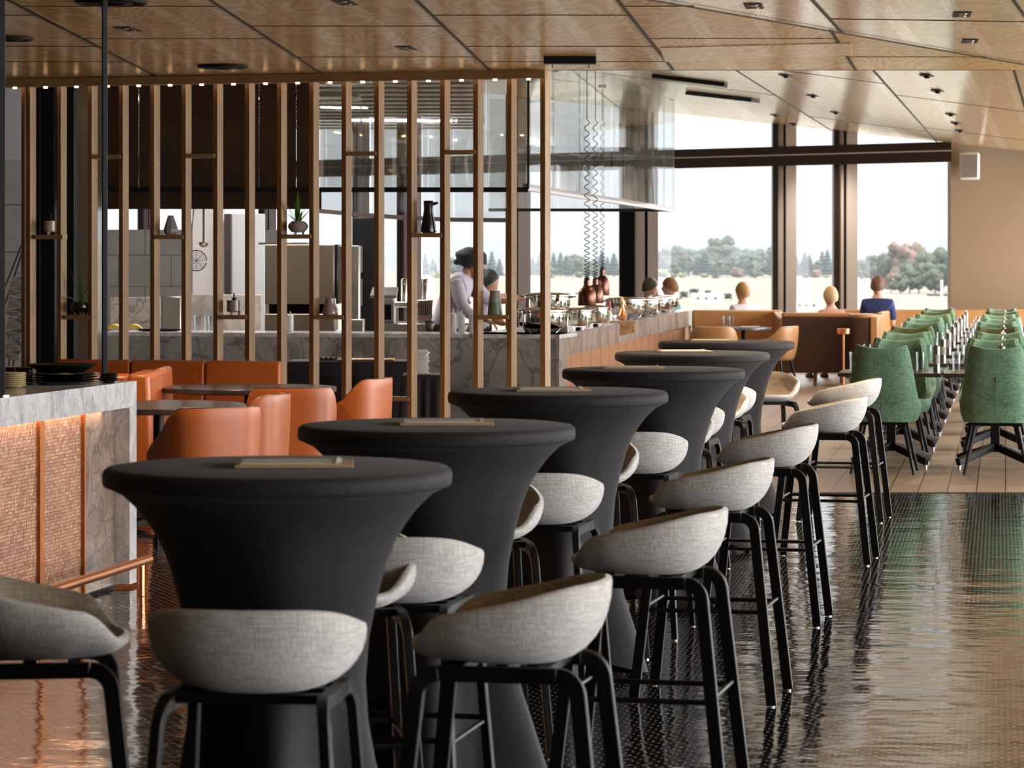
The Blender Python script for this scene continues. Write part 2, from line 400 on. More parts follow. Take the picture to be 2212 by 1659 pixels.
mb = MB(); a, b = (.798 - .552 * 8, 8.13), (3.652 + .35, 21.93)
mb.add([(a[0] - .02, a[1], 3.0), (a[0] + .02, a[1], 3.0), (b[0] + .02, b[1], 3.0), (b[0] - .02, b[1], 3.0)], [(0, 1, 2, 3)]); mb.add([(a[0] - .02, a[1], 3.03), (a[0] + .02, a[1], 3.03), (b[0] + .02, b[1], 3.03), (b[0] - .02, b[1], 3.03)], [(0, 1, 2, 3)])
struct('trim_5', mb, M['black'], smooth=False)
facet(6, PC, [(1240, 155, 1420, 300), (1595, 155, 1785, 275), (1885, 150, 2020, 302), (2190, 150, 2240, 320)], 22, 54, [lambda x, y: x + .55 + 0 * y, lambda x, y: wall_y(x) + .1 - y], mats=[V_D2, V_L2], cross=(((29, .012), (37, .015)), ((33, .012),), ((27, .015), (38.5, .03))))
# kitchen ceiling: metal slats under a dark soffit
mb = MB(); mb.box(((XL - .5) / 2, 38, 4.15), (-.5 - XL, 32, .1)); struct('ceiling', mb, M['black'], smooth=False)
mb = MB()
mb.box(((XL - .5) / 2, 38, 3.96), (-.5 - XL, 31, .02))
struct('ceiling', mb, M['greyplain'], smooth=False); mb = MB()
for i in range(26): mb.box(((XL - .5) / 2, 25 + i * 1.1, 3.94), (-.5 - XL, .22, .03))
struct('trim_24', mb, M['black'], smooth=False)
mb = MB(); mb.prism([(XL, 24.35), (.30, 22.20), (.30, 22.05), (XR, 22.05), (XR, 22.25), (.35, 22.25), (.35, 22.40), (XL, 24.55)], 3.02, 4.6); struct('wall_soffit', mb, M['oak_x'], smooth=False)
mb = MB(); mb.prism([(XL - .3, YB - .3), (XR + .3, YB - .3), (XR + .3, 43), (XL - .3, 55)], 4.75, 5.0); struct('ceiling', mb, M['black'], smooth=False)  # unseen roof cap, added to block the sky

# ---- walls --------------------------------------------------------------
mb = MB(); mb.box((XL - .1, 25, 2.4), (.2, 58, 4.8)); struct('wall_left', mb, M['darkbrown'], smooth=False)
mb = MB(); mb.box(((6.17 + XR) / 2, 42.15, 2.1), (XR - 6.17, .3, 4.2)); struct('wall_right', mb, M['wall'], smooth=False)
mb = MB(); mb.box((XR + .1, 19, .1), (.2, 46, .2)); mb.box((XR + .1, 19, 3.9), (.2, 46, 1.8)); struct('wall_right', mb, M['wall'], smooth=False)
mb = MB(); mb.box((.75, YB - .1, 2.4), (16.6, .2, 4.8)); struct('wall_back', mb, M['darkbrown'], smooth=False)
def pane_y(name, x, y0, y1, z0, z1, nb):
    root = bpy.data.objects.new(name, None); C.objects.link(root); root['kind'] = 'structure'
    g = MB(); g.box((x, (y0 + y1) / 2, (z0 + z1) / 2), (.01, y1 - y0, z1 - z0)); g.build('pane', M['glass'], root, smooth=False)
    f = MB()
    for i in range(nb + 1): f.box((x, y0 + (y1 - y0) * i / nb, (z0 + z1) / 2), (.12, .07, z1 - z0))
    f.build('window_frame', M['darkbrown'], root, smooth=False)
pane_y('window_9', XR + .06, -4, 42, .2, 3.0, 15)

# far glazed wall, oblique: from the tan wall on the right, away to the left
def wl(px):                                # point of the wall's inner face seen at px
    k = (px - 1106) / F; y = (42 + .8108 * 6.16) / (1 + .8108 * k); return (k * y, y)
wdir = Vector((-3.7, 3.0, 0)).normalized(); wnor = Vector((wdir.y, -wdir.x, 0)) * 1
wang = math.atan2(3.0, -3.7)
def wbox(mb, pxa, pxb, z0, z1, off=0, th=.2):
    a, b = Vector((*wl(pxa), 0)), Vector((*wl(pxb), 0)); n = Vector((0, -1, 0))
    o = n * off; q = n * (off + th)
    poly = [(a + o).to_2d(), (b + o).to_2d(), (b + q).to_2d(), (a + q).to_2d()]
    return mb.prism([tuple(p) for p in poly], z0, z1)
cols = [(1667, 1678, 1690, 1695, 1717), (1798, 1810, 1820, 1826, 1848), (1337, 1370, 1392, 1398, 1420), (1092, 1112, 1116, 1119, 1146), (858, 872, 880, 884, 912), (762, 766, 770, 774, 800), (560, 572, 580, 584, 600), (300, 312, 322, 326, 345)]
for i, (a, b, c, d, e) in enumerate(cols):
    root = bpy.data.objects.new('trim_%d' % (10 + i), None); C.objects.link(root); root['kind'] = 'structure'
    mb = MB(); wbox(mb, a, b, 0, 4.5, -.05, .25); wbox(mb, c, d, 0, 4.5, -.02, .14); mb.build('mullion', M['darkbrown'] if i != 2 else M['black'], root, smooth=False)
    mb = MB(); wbox(mb, b, c, 0, 4.5, -.04, .2); wbox(mb, d, e, 0, 4.5, -.05, .3); mb.build('casing', M['casing'], root, smooth=False)
mb = MB(); wbox(mb, -160, 2049, 2.99, 3.135, .12, .16); wbox(mb, -160, 2049, 3.155, 3.27, .1, .16); struct('trim_8', mb, M['darkbrown'], smooth=False)
mb = MB(); wbox(mb, -160, 2049, 3.135, 3.155, .11, .18); struct('trim_9', mb, M['greyplain'], smooth=False)
mb = MB(); wbox(mb, -160, 2054, 0, .45, -.02, .2); struct('wall_far', mb, M['darkbrown'], smooth=False)
bays = [(1848, 2054), (1717, 1798), (1420, 1667), (1146, 1337), (912, 1092), (600, 858), (345, 560), (-160, 300)]
for i, (a, b) in enumerate(bays):
    mb = MB(); wbox(mb, a, b, .45, 4.6, .03, .012); struct('window_%d' % (i + 1), mb, M['glass'], smooth=False)

# left: pale panel column and concrete wall seen past the end of the screen
def tiles():
    m = NM('concrete_block'); co = m.coord()
    br = m.n('ShaderNodeTexBrick'); br.inputs['Scale'].default_value = 1; br.inputs['Brick Width'].default_value = .7; br.inputs['Row Height'].default_value = .42; br.inputs['Mortar Size'].default_value = .006
    br.inputs['Color1'].default_value = (.50, .475, .44, 1); br.inputs['Color2'].default_value = (.42, .40, .37, 1); br.inputs['Mortar'].default_value = (.16, .15, .14, 1)
    mp = m.n('ShaderNodeMapping'); mp.inputs['Rotation'].default_value = (PI / 2, 0, 0); m.l(m.tc.outputs['Object'], mp.inputs[0]); m.l(mp.outputs[0], br.inputs['Vector'])
    m.set(m.mix(.5, br.outputs['Color'], m.ramp(m.noise(m.coord(), 3, 6, .6), [(.3, (.7, .7, .7)), (.7, (1.2, 1.2, 1.2))]), 'MULTIPLY'), .8); return m.mat
M['block'] = tiles()
mb = MB(); mb.box((PX(-60, 26.5), 26.6, 1.25), (1.25, .2, 2.5)); struct('wall_concrete', mb, M['block'], smooth=False)
mb = MB(); mb.box((PX(-60, 26.5), 26.6, 3.2), (1.25, .2, 1.4)); struct('wall_panel', mb, M['greyplain'], smooth=False)
mb = MB(); mb.box((-5.4, 40, 1.01), (4.6, .25, 2.02)); struct('wall_reflection', mb, M['block'], smooth=False)  # solid wall standing in for a concrete wall reflected in the kitchen pane
# dark steel columns behind the screen's left end
for i, (a, b, d, mt) in enumerate([(76, 124, 25.0, 'black'), (146, 166, 25.0, 'black'), (166, 215, 25.1, 'steel')]):
    mb = MB(); xa, xb = PX(a, d), PX(b, d); mb.box(((xa + xb) / 2, d, 1.9), (xb - xa, .3, 3.8)); 
    if i == 0: mb.box((PX(92, d), d - .16, 1.9), (.012, .02, 3.8))
    struct('trim_%d' % (20 + i), mb, M[mt], smooth=False, bevel=.004)

# ================================================================= OUTDOORS
GZ = -6.0
def yd(py): return (EYE - GZ) * F / (py - 564)
fm = NM('dry_grass'); n = fm.noise(fm.coord((.01, .002, 1)), 1.0, 4, .6); n2 = fm.noise(fm.coord((.05, .006, 1)), 2, 4)
fm.set(fm.ramp(fm.math('MULTIPLY_ADD', n2, .4, fm.math('MULTIPLY', n, .6)), [(.35, (.055, .052, .026)), (.5, (.085, .070, .042)), (.65, (.105, .090, .06))]), .9)
mb = MB(); mb.add([(-900, 56, GZ), (900, 56, GZ), (900, 4000, GZ), (-900, 4000, GZ)], [(0, 1, 2, 3)])
o = mb.build('field', fm.mat, smooth=False); tag(o, 'pale dry grass field outside the windows', 'field'); o['kind'] = 'structure'
# rolling hills on the skyline
hm = plain('hill_scrub', (.07, .08, .075), .95, 0, 0, .02)
for k, (d, base, amp) in enumerate([(2600, 14, 4), (3400, 22, 5)]):
    mb = MB(); R = []
    for i in range(90):
        x = -900 + i * 1800 / 89 * (d / 2600); h = base + amp * (math.sin(i * .21 + k * 2) + .6 * math.sin(i * .57 + 1 + k) + .35 * math.sin(i * 1.7) + .2 * math.sin(i * 3.1))
        R.append([(x, d - 250, GZ - 1), (x, d - 60, GZ + (h + 6) * .75), (x, d, h), (x, d + 200, h * .7), (x, d + 400, GZ - 1)])
    mb.rings(R, False, False, closed=False); o = mb.build('hill', hm, smooth=True, ang=180)
    tag(o, ['low wooded hill along the skyline', 'paler and higher hill behind the low wooded one'][k], 'hill')
# trees
def foliage(name, col, sc_=16):
    m = NM(name); co = m.coord(); a = m.noise(co, sc_, 4, .7); v = m.n('ShaderNodeTexVoronoi'); v.inputs['Scale'].default_value = sc_ * 1.3; m.l(co, v.inputs['Vector'])
    m.set(m.mix(a, tuple(c * .35 for c in col), tuple(c * 1.7 for c in col)), .95); m.b.inputs['Specular IOR Level'].default_value = .1
    m.bump(m.math('ADD', a, v.outputs['Distance']), 1.0, .05); return m.mat
TM = {'dark': foliage('conifer_green', (.028, .042, .036)), 'mid': foliage('gum_green', (.060, .072, .048)), 'lime': foliage('willow_green', (.15, .17, .075)), 'rust': foliage('autumn_brown', (.12, .082, .062)), 'trunk': plain('bark', (.07, .055, .045), .9)}
def crown_round(seed, lumps=26, flat=.8):
    rnd = random.Random(seed); mb = MB(); n = 14
    for q in range(lumps):
        a = rnd.uniform(0, 2 * PI); rr = rnd.uniform(.12, .40) if q else 0; z = rnd.uniform(.22, .84) if q else .5; r = rnd.uniform(.09, .19) if q else .34
        cx, cyy = rr * math.cos(a), rr * math.sin(a)
        R = []
        for i in range(8):
            t = PI * (i + .5) / 8
            R.append([(cx + r * math.sin(t) * math.cos(2 * PI * j / n) * rnd.uniform(.65, 1.3), cyy + r * math.sin(t) * math.sin(2 * PI * j / n) * rnd.uniform(.65, 1.3), z - r * flat * math.cos(t) * rnd.uniform(.7, 1.25)) for j in range(n)])
        mb.rings(R)
    return mb
def crown_cone(seed):
    rnd = random.Random(seed); mb = MB(); R = []; n = 12
    for i in range(16):
        t = i / 15; w = (.27 * (1 - t) ** .8 + .01) * (1.25 if i % 2 else .85)
        R.append([(w * math.cos(2 * PI * j / n) * rnd.uniform(.75, 1.25), w * math.sin(2 * PI * j / n) * rnd.uniform(.75, 1.25), .08 + .92 * t) for j in range(n)])
    mb.rings(R); return mb
def tree_proto(kind, col, seed):
    root = thing(kind, 'x', 'tree', (0, 0, 0))
    mb = crown_cone(seed) if kind == 'conifer_tree' else crown_round(seed)
    mb.build('crown', TM[col], root, ang=60)
    mb = MB(); mb.tube([(0, 0, 0), (.01, 0, .5)], [.025, .015], 8); mb.build('trunk', TM['trunk'], root); return root
protos = {}; SEEN = []
def bay_of(px):
    for nm, a, b in (('beside the tan wall', 1830, 2075), ('in the narrow middle window', 1700, 1800), ('in the wide middle window', 1400, 1680), ('behind the heat lamps', 1140, 1345), ('behind the chef', 860, 1100)):
        if a <= px <= b: return nm
    return 'behind the kitchen'
def tree(kind, col, px, ytop, ybase, wide=1.0, dd=0):
    d = yd(ybase) + dd; h = (ybase - ytop) * d / F; key = (kind, col, random.randrange(2))
    SEEN.append(None)
    lab = {'dark': 'dark', 'mid': 'grey-green', 'lime': 'pale lime', 'rust': 'rust brown'}[col] + (' pointed conifer' if kind[0] == 'c' else ' round-crowned tree') + ' outdoors, seen ' + bay_of(px)
    if key not in protos: protos[key] = r = tree_proto(kind, col, hash(key[2]) + len(protos) * 7)
    else: r = dup(protos[key])
    r.location = (PX(px, d), d, GZ); r.scale = (h * wide, h * wide, h); r.rotation_euler = (0, 0, random.uniform(0, 6)); r['label'] = lab
    r['group'] = lab.split(' outdoors')[0] + 's ' + bay_of(px); SEEN[-1] = (r['group'], lab, px, r); return r
rt = random.Random(3)
for px in list(range(1425, 1665, 13)) + list(range(1722, 1800, 13)) + list(range(1150, 1335, 15)) + list(range(920, 1090, 20)):
    q = rt.random(); x = px + rt.uniform(-5, 5)
    if q < .55: tree('conifer_tree', 'dark', x, rt.uniform(540, 560), 600, rt.uniform(.7, 1.0), rt.uniform(0, 120))
    else: tree('broadleaf_tree', 'mid', x, rt.uniform(545, 565), 600, 1.1, rt.uniform(0, 150))
for px in range(1410, 1680, 24): tree('broadleaf_tree', 'mid', px + rt.uniform(-8, 8), rt.uniform(528, 540), 590, 1.3, 150)
for px, yt, c, w in [(1431, 580, 'lime', 1.5), (1473, 588, 'lime', 1.6), (1522, 590, 'lime', 1.6), (1592, 573, 'rust', 1.3), (1632, 578, 'mid', 1.4), (1453, 592, 'mid', 1.8), (1545, 592, 'mid', 2.2), (1763, 578, 'rust', 1.3), (1740, 585, 'mid', 1.3), (1785, 592, 'lime', 1.6), (1250, 585, 'mid', 1.4), (1190, 590, 'lime', 1.8), (1180, 560, 'mid', 1.1), (940, 585, 'lime', 1.4)]:
    tree('broadleaf_tree', c, px, yt, 602, w)
tree('broadleaf_tree', 'mid', 1557, 512, 598, .8, 300); tree('broadleaf_tree', 'mid', 1572, 532, 598, 1.3, 260)
for px, yt, yb, c, w in [(1965, 517, 620, 'rust', .85), (1935, 535, 620, 'mid', .9), (2005, 530, 622, 'mid', .9), (2035, 530, 630, 'mid', .8), (2052, 545, 632, 'dark', .9), (1895, 545, 612, 'mid', .9), (1868, 550, 610, 'mid', .9), (1925, 580, 632, 'rust', .9), (1945, 590, 634, 'mid', 1.0), (1985, 570, 634, 'mid', .9), (2020, 565, 636, 'mid', .9), (1862, 560, 606, 'dark', 1.0), (1910, 560, 618, 'dark', .9), (1965, 555, 634, 'mid', .8)]:
    tree('broadleaf_tree', c, px, yt, yb, w, random.uniform(-15, 15))
# farmhouse, sheds, road lamp, pylon
def house(px0, px1, ytop, ybase, label, rc, name='farmhouse'):
    d = yd(ybase); x0, x1 = PX(px0, d), PX(px1, d); w = x1 - x0; h = (ybase - ytop) * d / F
    r = thing(name, label, 'house', ((x0 + x1) / 2, d, GZ))
    mb = MB(); mb.box((0, 2.5, h * .35), (w, 5, h * .7)); mb.build('wall', M['white_ceramic'], r, smooth=False)
    mb = MB(); mb.add([(-w * .53, -.3, h * .68), (w * .53, -.3, h * .68), (w * .53, 5.3, h * .68), (-w * .53, 5.3, h * .68), (-w * .5, 2.5, h), (w * .5, 2.5, h)], [(0, 1, 5, 4), (2, 3, 4, 5), (0, 4, 3), (1, 2, 5), (0, 3, 2, 1)]); mb.build('roof', rc, r, smooth=False)
    for k in (-.32, -.05, .25): 
        mb = MB(); mb.box((w * k, -.02, h * .38), (w * .1, .06, h * .25)); mb.build('window', M['darkbrown'], r, smooth=False)
    return r
house(1496, 1562, 634, 652, 'white farmhouse with dark windows out in the field', M['greyplain'])
house(1718, 1772, 648, 668, 'pale grey barn low in the narrow window', M['grey_glaze'], 'barn')
house(1198, 1262, 625, 640, 'long white building in the field behind the heat lamps', M['white_ceramic'], 'barn')
for px, yt, yb in [(1500, 622, 641), (1530, 626, 641), (1478, 628, 645), (1572, 632, 648)]: tree('broadleaf_tree', 'dark', px, yt, yb, 1.2)
ORD = ['first', 'second', 'third', 'fourth', 'fifth', 'sixth', 'seventh', 'eighth', 'ninth', 'tenth', 'eleventh', 'twelfth'] + ['%dth' % k for k in range(13, 60)]
for g in set(q[0] for q in SEEN):
    L_ = sorted([q for q in SEEN if q[0] == g], key=lambda q: q[2])
    for k, q in enumerate(L_):
        if len(L_) > 1: q[3]['label'] = q[1].replace(' outdoors, seen', ',') + ', %s from the left' % ORD[k]
d = yd(700); r = thing('road_lamp', 'white twin-armed road lamp outside near the tan wall', 'street lamp', (PX(2034, d), d, GZ))
mb = MB(); mb.tube([(0, 0, 0), (0, 0, PZ(605, d) - GZ)], .12, 8); mb.build('pole', M['white_ceramic'], r)
mb = MB(); zl = PZ(637, d) - GZ; mb.box((-1.0, 0, zl), (1.6, .5, .25)); mb.box((1.0, 0, zl), (1.6, .5, .25)); mb.build('lamp_head', M['darkbrown'], r)
d = 2300; r = thing('pylon', 'distant thin lattice pylon on the skyline', 'pylon', (PX(1897, d), d, GZ))
mb = MB(); hh = PZ(486, d) - GZ
for sx in (-1, 1): mb.tube([(sx * 1.6, 0, 0), (0, 0, hh)], .25, 5)
for k in range(7): mb.box((0, 0, hh * (.3 + .1 * k)), (2.6 * (1 - (.3 + .1 * k)) + .8, .3, .3))
mb.build('mast', M['greyplain'], r)

# thin haze hanging over the countryside
hz = NM('distant_haze'); hz.t.nodes.remove(hz.b); vs = hz.n('ShaderNodeVolumeScatter'); vs.inputs['Color'].default_value = (.33, .335, .355, 1); vs.inputs['Density'].default_value = .00021; vs.inputs['Anisotropy'].default_value = .3
va_ = hz.n('ShaderNodeVolumeAbsorption'); va_.inputs['Color'].default_value = (.33, .335, .355, 1); va_.inputs['Density'].default_value = .00021; ad_ = hz.n('ShaderNodeAddShader'); hz.l(vs.outputs[0], ad_.inputs[0]); hz.l(va_.outputs[0], ad_.inputs[1])
hz.l(ad_.outputs[0], hz.t.nodes['Material Output'].inputs['Volume'])
mb = MB(); mb.box((0, 2150, 40), (2600, 3900, 110)); o = mb.build('haze', hz.mat, smooth=False); o['kind'] = 'stuff'; o['label'] = 'pale haze lying over the distant trees and hills'; o['category'] = 'haze'
# ================================================================= FURNITURE BUILDERS
def smooth01(a, b, x):
    t = max(0, min(1, (x - a) / (b - a))); return t * t * (3 - 2 * t)
def shell(a, b, hf, z0, thick=.03, rho0=.45, seat_z=None, n=48, power=2.3, lean=1.0, rings=8, zfront=0):
    """upholstered bucket: outline superellipse (half width a, half depth b; front is +Y), rim height hf(front..back 0..1, angle)"""
    mb = MB(); R = []
    def ring(rho, zf, inset=0):
        out = []
        for j in range(n):
            t = 2 * PI * j / n; c, s_ = math.cos(t), math.sin(t)
            x = math.copysign(abs(c) ** (2 / power), c) * (a - inset); y = math.copysign(abs(s_) ** (2 / power), s_) * (b - inset)
            h = hf((1 - s_) / 2, t); z, k = zf(h)
            out.append((x * rho * k, y * rho * k, z))
        return out
    R.append(ring(.02, lambda h: (z0, 1)))
    R.append(ring(rho0, lambda h: (z0, 1)))
    for i in range(1, rings + 1):
        t = i / rings * PI / 2
        R.append(ring(rho0 + (1 - rho0) * math.sin(t) ** .9, lambda h, t=t: (z0 + (h - .012 - z0) * (1 - math.cos(t)) ** lean, 1)))
    R.append(ring(.992, lambda h: (h - .003, 1)))
    R.append(ring(1, lambda h: (h, 1), thick * .45))
    R.append(ring(1, lambda h: (h - .010, 1), thick * .95))
    sz = seat_z if seat_z is not None else z0 + thick
    for i in range(rings - 1, 0, -1):
        t = i / rings * PI / 2
        R.append(ring(rho0 + (1 - rho0) * math.sin(t) ** .9, lambda h, t=t: (max(sz, sz + (h - .02 - sz) * (1 - math.cos(t)) ** lean), 1), thick))
    R.append(ring(rho0, lambda h: (sz, 1), thick)); R.append(ring(.02, lambda h: (sz, 1)))
    mb.rings(R); mb.R = R; return mb
def split_shell(sh, k):
    a, b = MB(), MB(); a.rings(sh.R[:k + 1], True, False); b.rings(sh.R[k:], False, True); return a, b

# ---- bar stool ----------------------------------------------------------
def stool_h(s, t):
    sn = math.sin(t)
    side = smooth01(math.radians(26), math.radians(60), abs((t - PI / 2 + PI) % (2 * PI) - PI))
    return .738 + side * .066 + .072 * smooth01(.12, 1.0, s)
def make_stool():
    r = thing('bar_stool', 'stool', 'bar stool')
    sa, sb = split_shell(shell(.232, .228, stool_h, .688, .030, .40, .722, 56, 2.35), 11); sa.build('seat_shell', M['stool'], r, ang=70); sb.build('seat_lining', M['stool_in'], r, ang=70)
    for sx in (-1, 1):
        mb = MB(); mb.bar([(sx * .165, -.135, .672), (sx * .165, .135, .672)], .036, .024, (1, 0, 0)); mb.build('side_rail', M['blackwood'], r, bevel=.003)
        for sy in (-1, 1):
            pts = [(sx * .165, sy * .135, .672)]
            for k in range(1, 7):
                a = k / 6 * PI / 2 * .93; pts.append((sx * (.165 + .002 * k), sy * (.135 + .050 * math.sin(a)), .672 - .050 * (1 - math.cos(a))))
            pts.append((sx * .218, sy * .252, 0.004))
            mb = MB(); mb.bar(pts, .037, .024, (1, 0, sx * .07)); l = mb.build('leg', M['blackwood'], r, bevel=.003)
            mb = MB(); mb.lathe([(.010, 0), (.010, .006)], (sx * .2185, sy * .2525, 0), 8); mb.build('foot_cap', M['steel'], l)
    mb = MB(); mb.bar([(-.16, 0, .678), (.16, 0, .678)], .03, .02, (0, 0, 1)); mb.bar([(-.16, .1, .678), (.16, .1, .678)], .03, .02, (0, 0, 1)); mb.bar([(-.16, -.1, .678), (.16, -.1, .678)], .03, .02, (0, 0, 1)); mb.build('cross_rail', M['blackwood'], r)
    for sx in (-1, 1):
        mb = MB(); mb.tube([(sx * .192, -.215, .335), (sx * .192, .215, .335)], .008, 8); mb.build('footrest', M['black'], r)
        mb = MB(); mb.tube([(-.192, sx * .215, .345), (.192, sx * .215, .345)], .008, 8); mb.build('footrest', M['black'], r)
    return r
TB = [(-.571, 7.28), (-.231, 9.14), (.177, 11.52), (.658, 13.88), (.99, 16.4), (1.34, 18.65)]
ordn = ['nearest', 'second', 'third', 'fourth', 'fifth', 'farthest']
stool0 = make_stool(); used = [False]
def stool(x, y, face, label, group='grey linen bar stools around the black cocktail tables'):
    # face = direction the sitter looks, degrees from +Y clockwise
    rz = -math.radians(face)
    if not used[0]:
        used[0] = True; stool0.location = (x, y, 0); stool0.rotation_euler = (0, 0, rz); stool0['label'] = label; stool0['group'] = group; return stool0
    return dup(stool0, (x, y, 0), rz, label, group)
RR = [(.0, 6.86, -79), (.405, 8.78, -77), (.735, 10.98, -77), (1.135, 13.3, -77), (1.67, 15.95, -77), (2.06, 18.5, -76)]
for i, (x, y, f) in enumerate(RR): stool(x, y, f, 'grey stool seen from its side, at the right of the %s cocktail table' % ordn[i])
FF = [(-.545, 6.40, 6), (-.31, 8.05, 12), (.087, 10.42, 12), (.526, 12.88, 12), (.86, 15.35, 12), (1.21, 17.65, 12)]
for i, (x, y, f) in enumerate(FF): stool(x, y, f, 'grey stool, back to the camera, at the near side of the %s cocktail table' % ordn[i])
LL = [(-.475, 7.92, 171), (-.13, 9.80, 171), (.285, 12.2, 171), (.75, 14.55, 171), (1.12, 17.1, 171), (1.64, 19.45, 171)]
for i, (x, y, f) in enumerate(LL): stool(x, y, f, 'grey stool facing the camera from beyond the %s cocktail table' % ordn[i])
stool(-1.115, 6.92, 82, 'large grey stool cut by the left edge, facing right towards the nearest cocktail table')

# ---- cocktail table with stretch cover ----------------------------------
def cover_mesh():
    mb = MB(); n = 72; R = []
    def row(z, rf, rm, k=3.0, lift=0.0):
        out = []
        for j in range(n):
            t = 2 * PI * j / n; w = abs(math.cos(2 * t)) ** k; out.append(((rm + (rf - rm) * w) * math.cos(t), (rm + (rf - rm) * w) * math.sin(t), z + lift * (1 - w)))
        return out
    for r_, z in [(.02, 1.1), (.2, 1.1), (.40, 1.1), (.414, 1.098), (.422, 1.092), (.425, 1.083), (.425, 1.062), (.421, 1.055), (.405, 1.049)]: R.append(row(z, r_, r_))
    for z, rf, rm in [(1.035, .378, .374), (1.0, .342, .330), (.96, .312, .294), (.92, .288, .266), (.86, .264, .236), (.78, .242, .211), (.68, .222, .190), (.58, .214, .174), (.48, .220, .163), (.38, .238, .156), (.28, .266, .152), (.19, .296, .150), (.11, .322, .150), (.05, .340, .150)]:
        R.append(row(z, rf, rm, 3.0 if z > .5 else 4.0))
    R.append(row(.012, .350, .150, 4.0, .06)); R.append(row(.012, .335, .140, 4.0, .06))
    mb.rings(R, True, False); return mb
def make_cocktail():
    r = thing('cocktail_table', 'table', 'table')
    cover_mesh().build('stretch_cover', M['cover'], r, ang=50)
    mb = MB(); mb.tube([(0, 0, .04), (0, 0, 1.04)], .03, 12); mb.build('pole', M['steel'], r)
    for k in range(4):
        a = k * PI / 2; mb = MB(); mb.tube([(0, 0, .05), (.31 * math.cos(a), .31 * math.sin(a), .018)], .014, 8); mb.lathe([(.016, 0), (.018, .02)], (.31 * math.cos(a), .31 * math.sin(a), 0), 10); mb.build('foot', M['black'], r)
    return r
def make_menu():
    r = thing('menu_board', 'menu', 'menu')
    mb = MB(); mb.box((0, 0, .004), (.285, .20, .008)); mb.build('board', M['ply'], r, bevel=.001)
    mb = MB(); mb.box((-.012, .004, .0095), (.235, .17, .003)); mb.build('paper_sheet', M['paper'], r)
    mb = MB(); mb.box((.108, 0, .0118), (.012, .19, .002)); mb.box((-.125, 0, .0095), (.008, .17, .003)); mb.build('elastic_band', M['white_ceramic'], r)
    return r
t0, m0 = make_cocktail(), make_menu()
mo = [(.04, .02, 3), (.03, .02, 2), (-.02, 0, 2), (-.09, 0, -3), (-.04, 0, 4), (-.08, .02, -4)]
for i, (x, y) in enumerate(TB):
    o = t0 if i == 0 else dup(t0); o.location = (x, y, 0); o.rotation_euler = (0, 0, math.radians([2, -4, 3, -2, 1, -3][i]))
    o['label'] = 'round bar-height table in a black stretch cover, %s of the row%s' % (ordn[i], ['', ' from the camera', ' from the camera', ' from the camera', ' from the camera', ''][i])
    o['group'] = 'black covered cocktail tables'
    k = m0 if i == 0 else dup(m0); dx, dy, rr = mo[i]; k.location = (x + dx, y + dy, 1.1005); k.rotation_euler = (0, 0, math.radians(rr))
    k['label'] = 'wooden menu board with a paper sheet on the %s black cocktail table' % ordn[i]; k['group'] = 'menu boards on the cocktail tables'

# ---- green dining chairs ------------------------------------------------
def gh(s, t): return .50 + .40 * smooth01(.62, .86, s) + .07 * smooth01(.30, .6, s)
def make_green(mat, label):
    r = thing('dining_chair', label, 'chair')
    mb = shell(.282, .27, gh, .395, .05, .86, .43, 48, 3.2, .55, 8)
    # taper: back leans out and narrows towards its top
    for v in mb.v:
        k = max(0, v.z - .45); v.x *= 1 - .34 * k * (1 if v.y < .1 else .3); v.y += (-.16 * k if v.y < 0 else 0)
        if v.z > .8 and v.y < 0: v.z += .035 * min(1, (v.x / .2) ** 2) - .02
    s = mb.build('seat_shell', mat, r, ang=60)
    mb = MB(); mb.box((0, .02, .455), (.44, .44, .07)); mb.build('seat_cushion', mat, r, bevel=.03, seg=3)
    mb = MB(); mb.tube([(0, -.279, .40), (0, -.281, .45), (0, -.300, .62), (0, -.312, .74)], .004, 6); mb.build('piping', M['leaf_dark'] if mat is M['green'] else mat, s)
    for sx in (-1, 1):
        for sy in (-1, 1):
            mb = MB(); mb.tube([(sx * .15, sy * .14, .40), (sx * .235, sy * .235, .004)], [.017, .011], 10); mb.build('leg', M['black'], r)
    mb = MB(); mb.box((0, 0, .385), (.38, .36, .03)); mb.build('seat_frame', M['black'], r)
    return r
def make_dtable():
    r = thing('dining_table', 't', 'table')
    mb = MB(); mb.box((0, 0, .725), (.79, .78, .03)); mb.build('tabletop', M['dtop'], r, bevel=.003)
    mb = MB(); mb.bar([(0, 0, .71), (0, 0, .12)], .07, .07, (0, 1, 0)); mb.build('pedestal', M['black'], r, bevel=.006)
    for k in range(4):
        a = PI / 4 + k * PI / 2; c, s = math.cos(a), math.sin(a)
        mb = MB(); mb.bar([(0, 0, .17), (.05 * c, .05 * s, .15), (.40 * c, .40 * s, .055)], .055, .045, (-s, c, 0)); f = mb.build('foot', M['black'], r, bevel=.006)
        mb = MB(); mb.lathe([(.014, 0), (.014, .03)], (.385 * c, .385 * s, 0), 10); mb.build('glide', M['steel'], f)
    return r
M['dtop'] = plain('dark_table_laminate', (.045, .032, .030), .22)
def make_tumbler():
    mb = MB(); mb.lathe([(.001, .0), (.030, 0), (.036, .145), (.034, .145), (.028, .014), (.001, .012)], n=20, cap=False)
    return mb.build('tumbler', M['tumbler'])
M['band'] = plain('label_paper', (.38, .36, .35), .7)
M['mill'] = metal('mill_steel', (.34, .31, .29), .22, (1, 1, 1), .05)
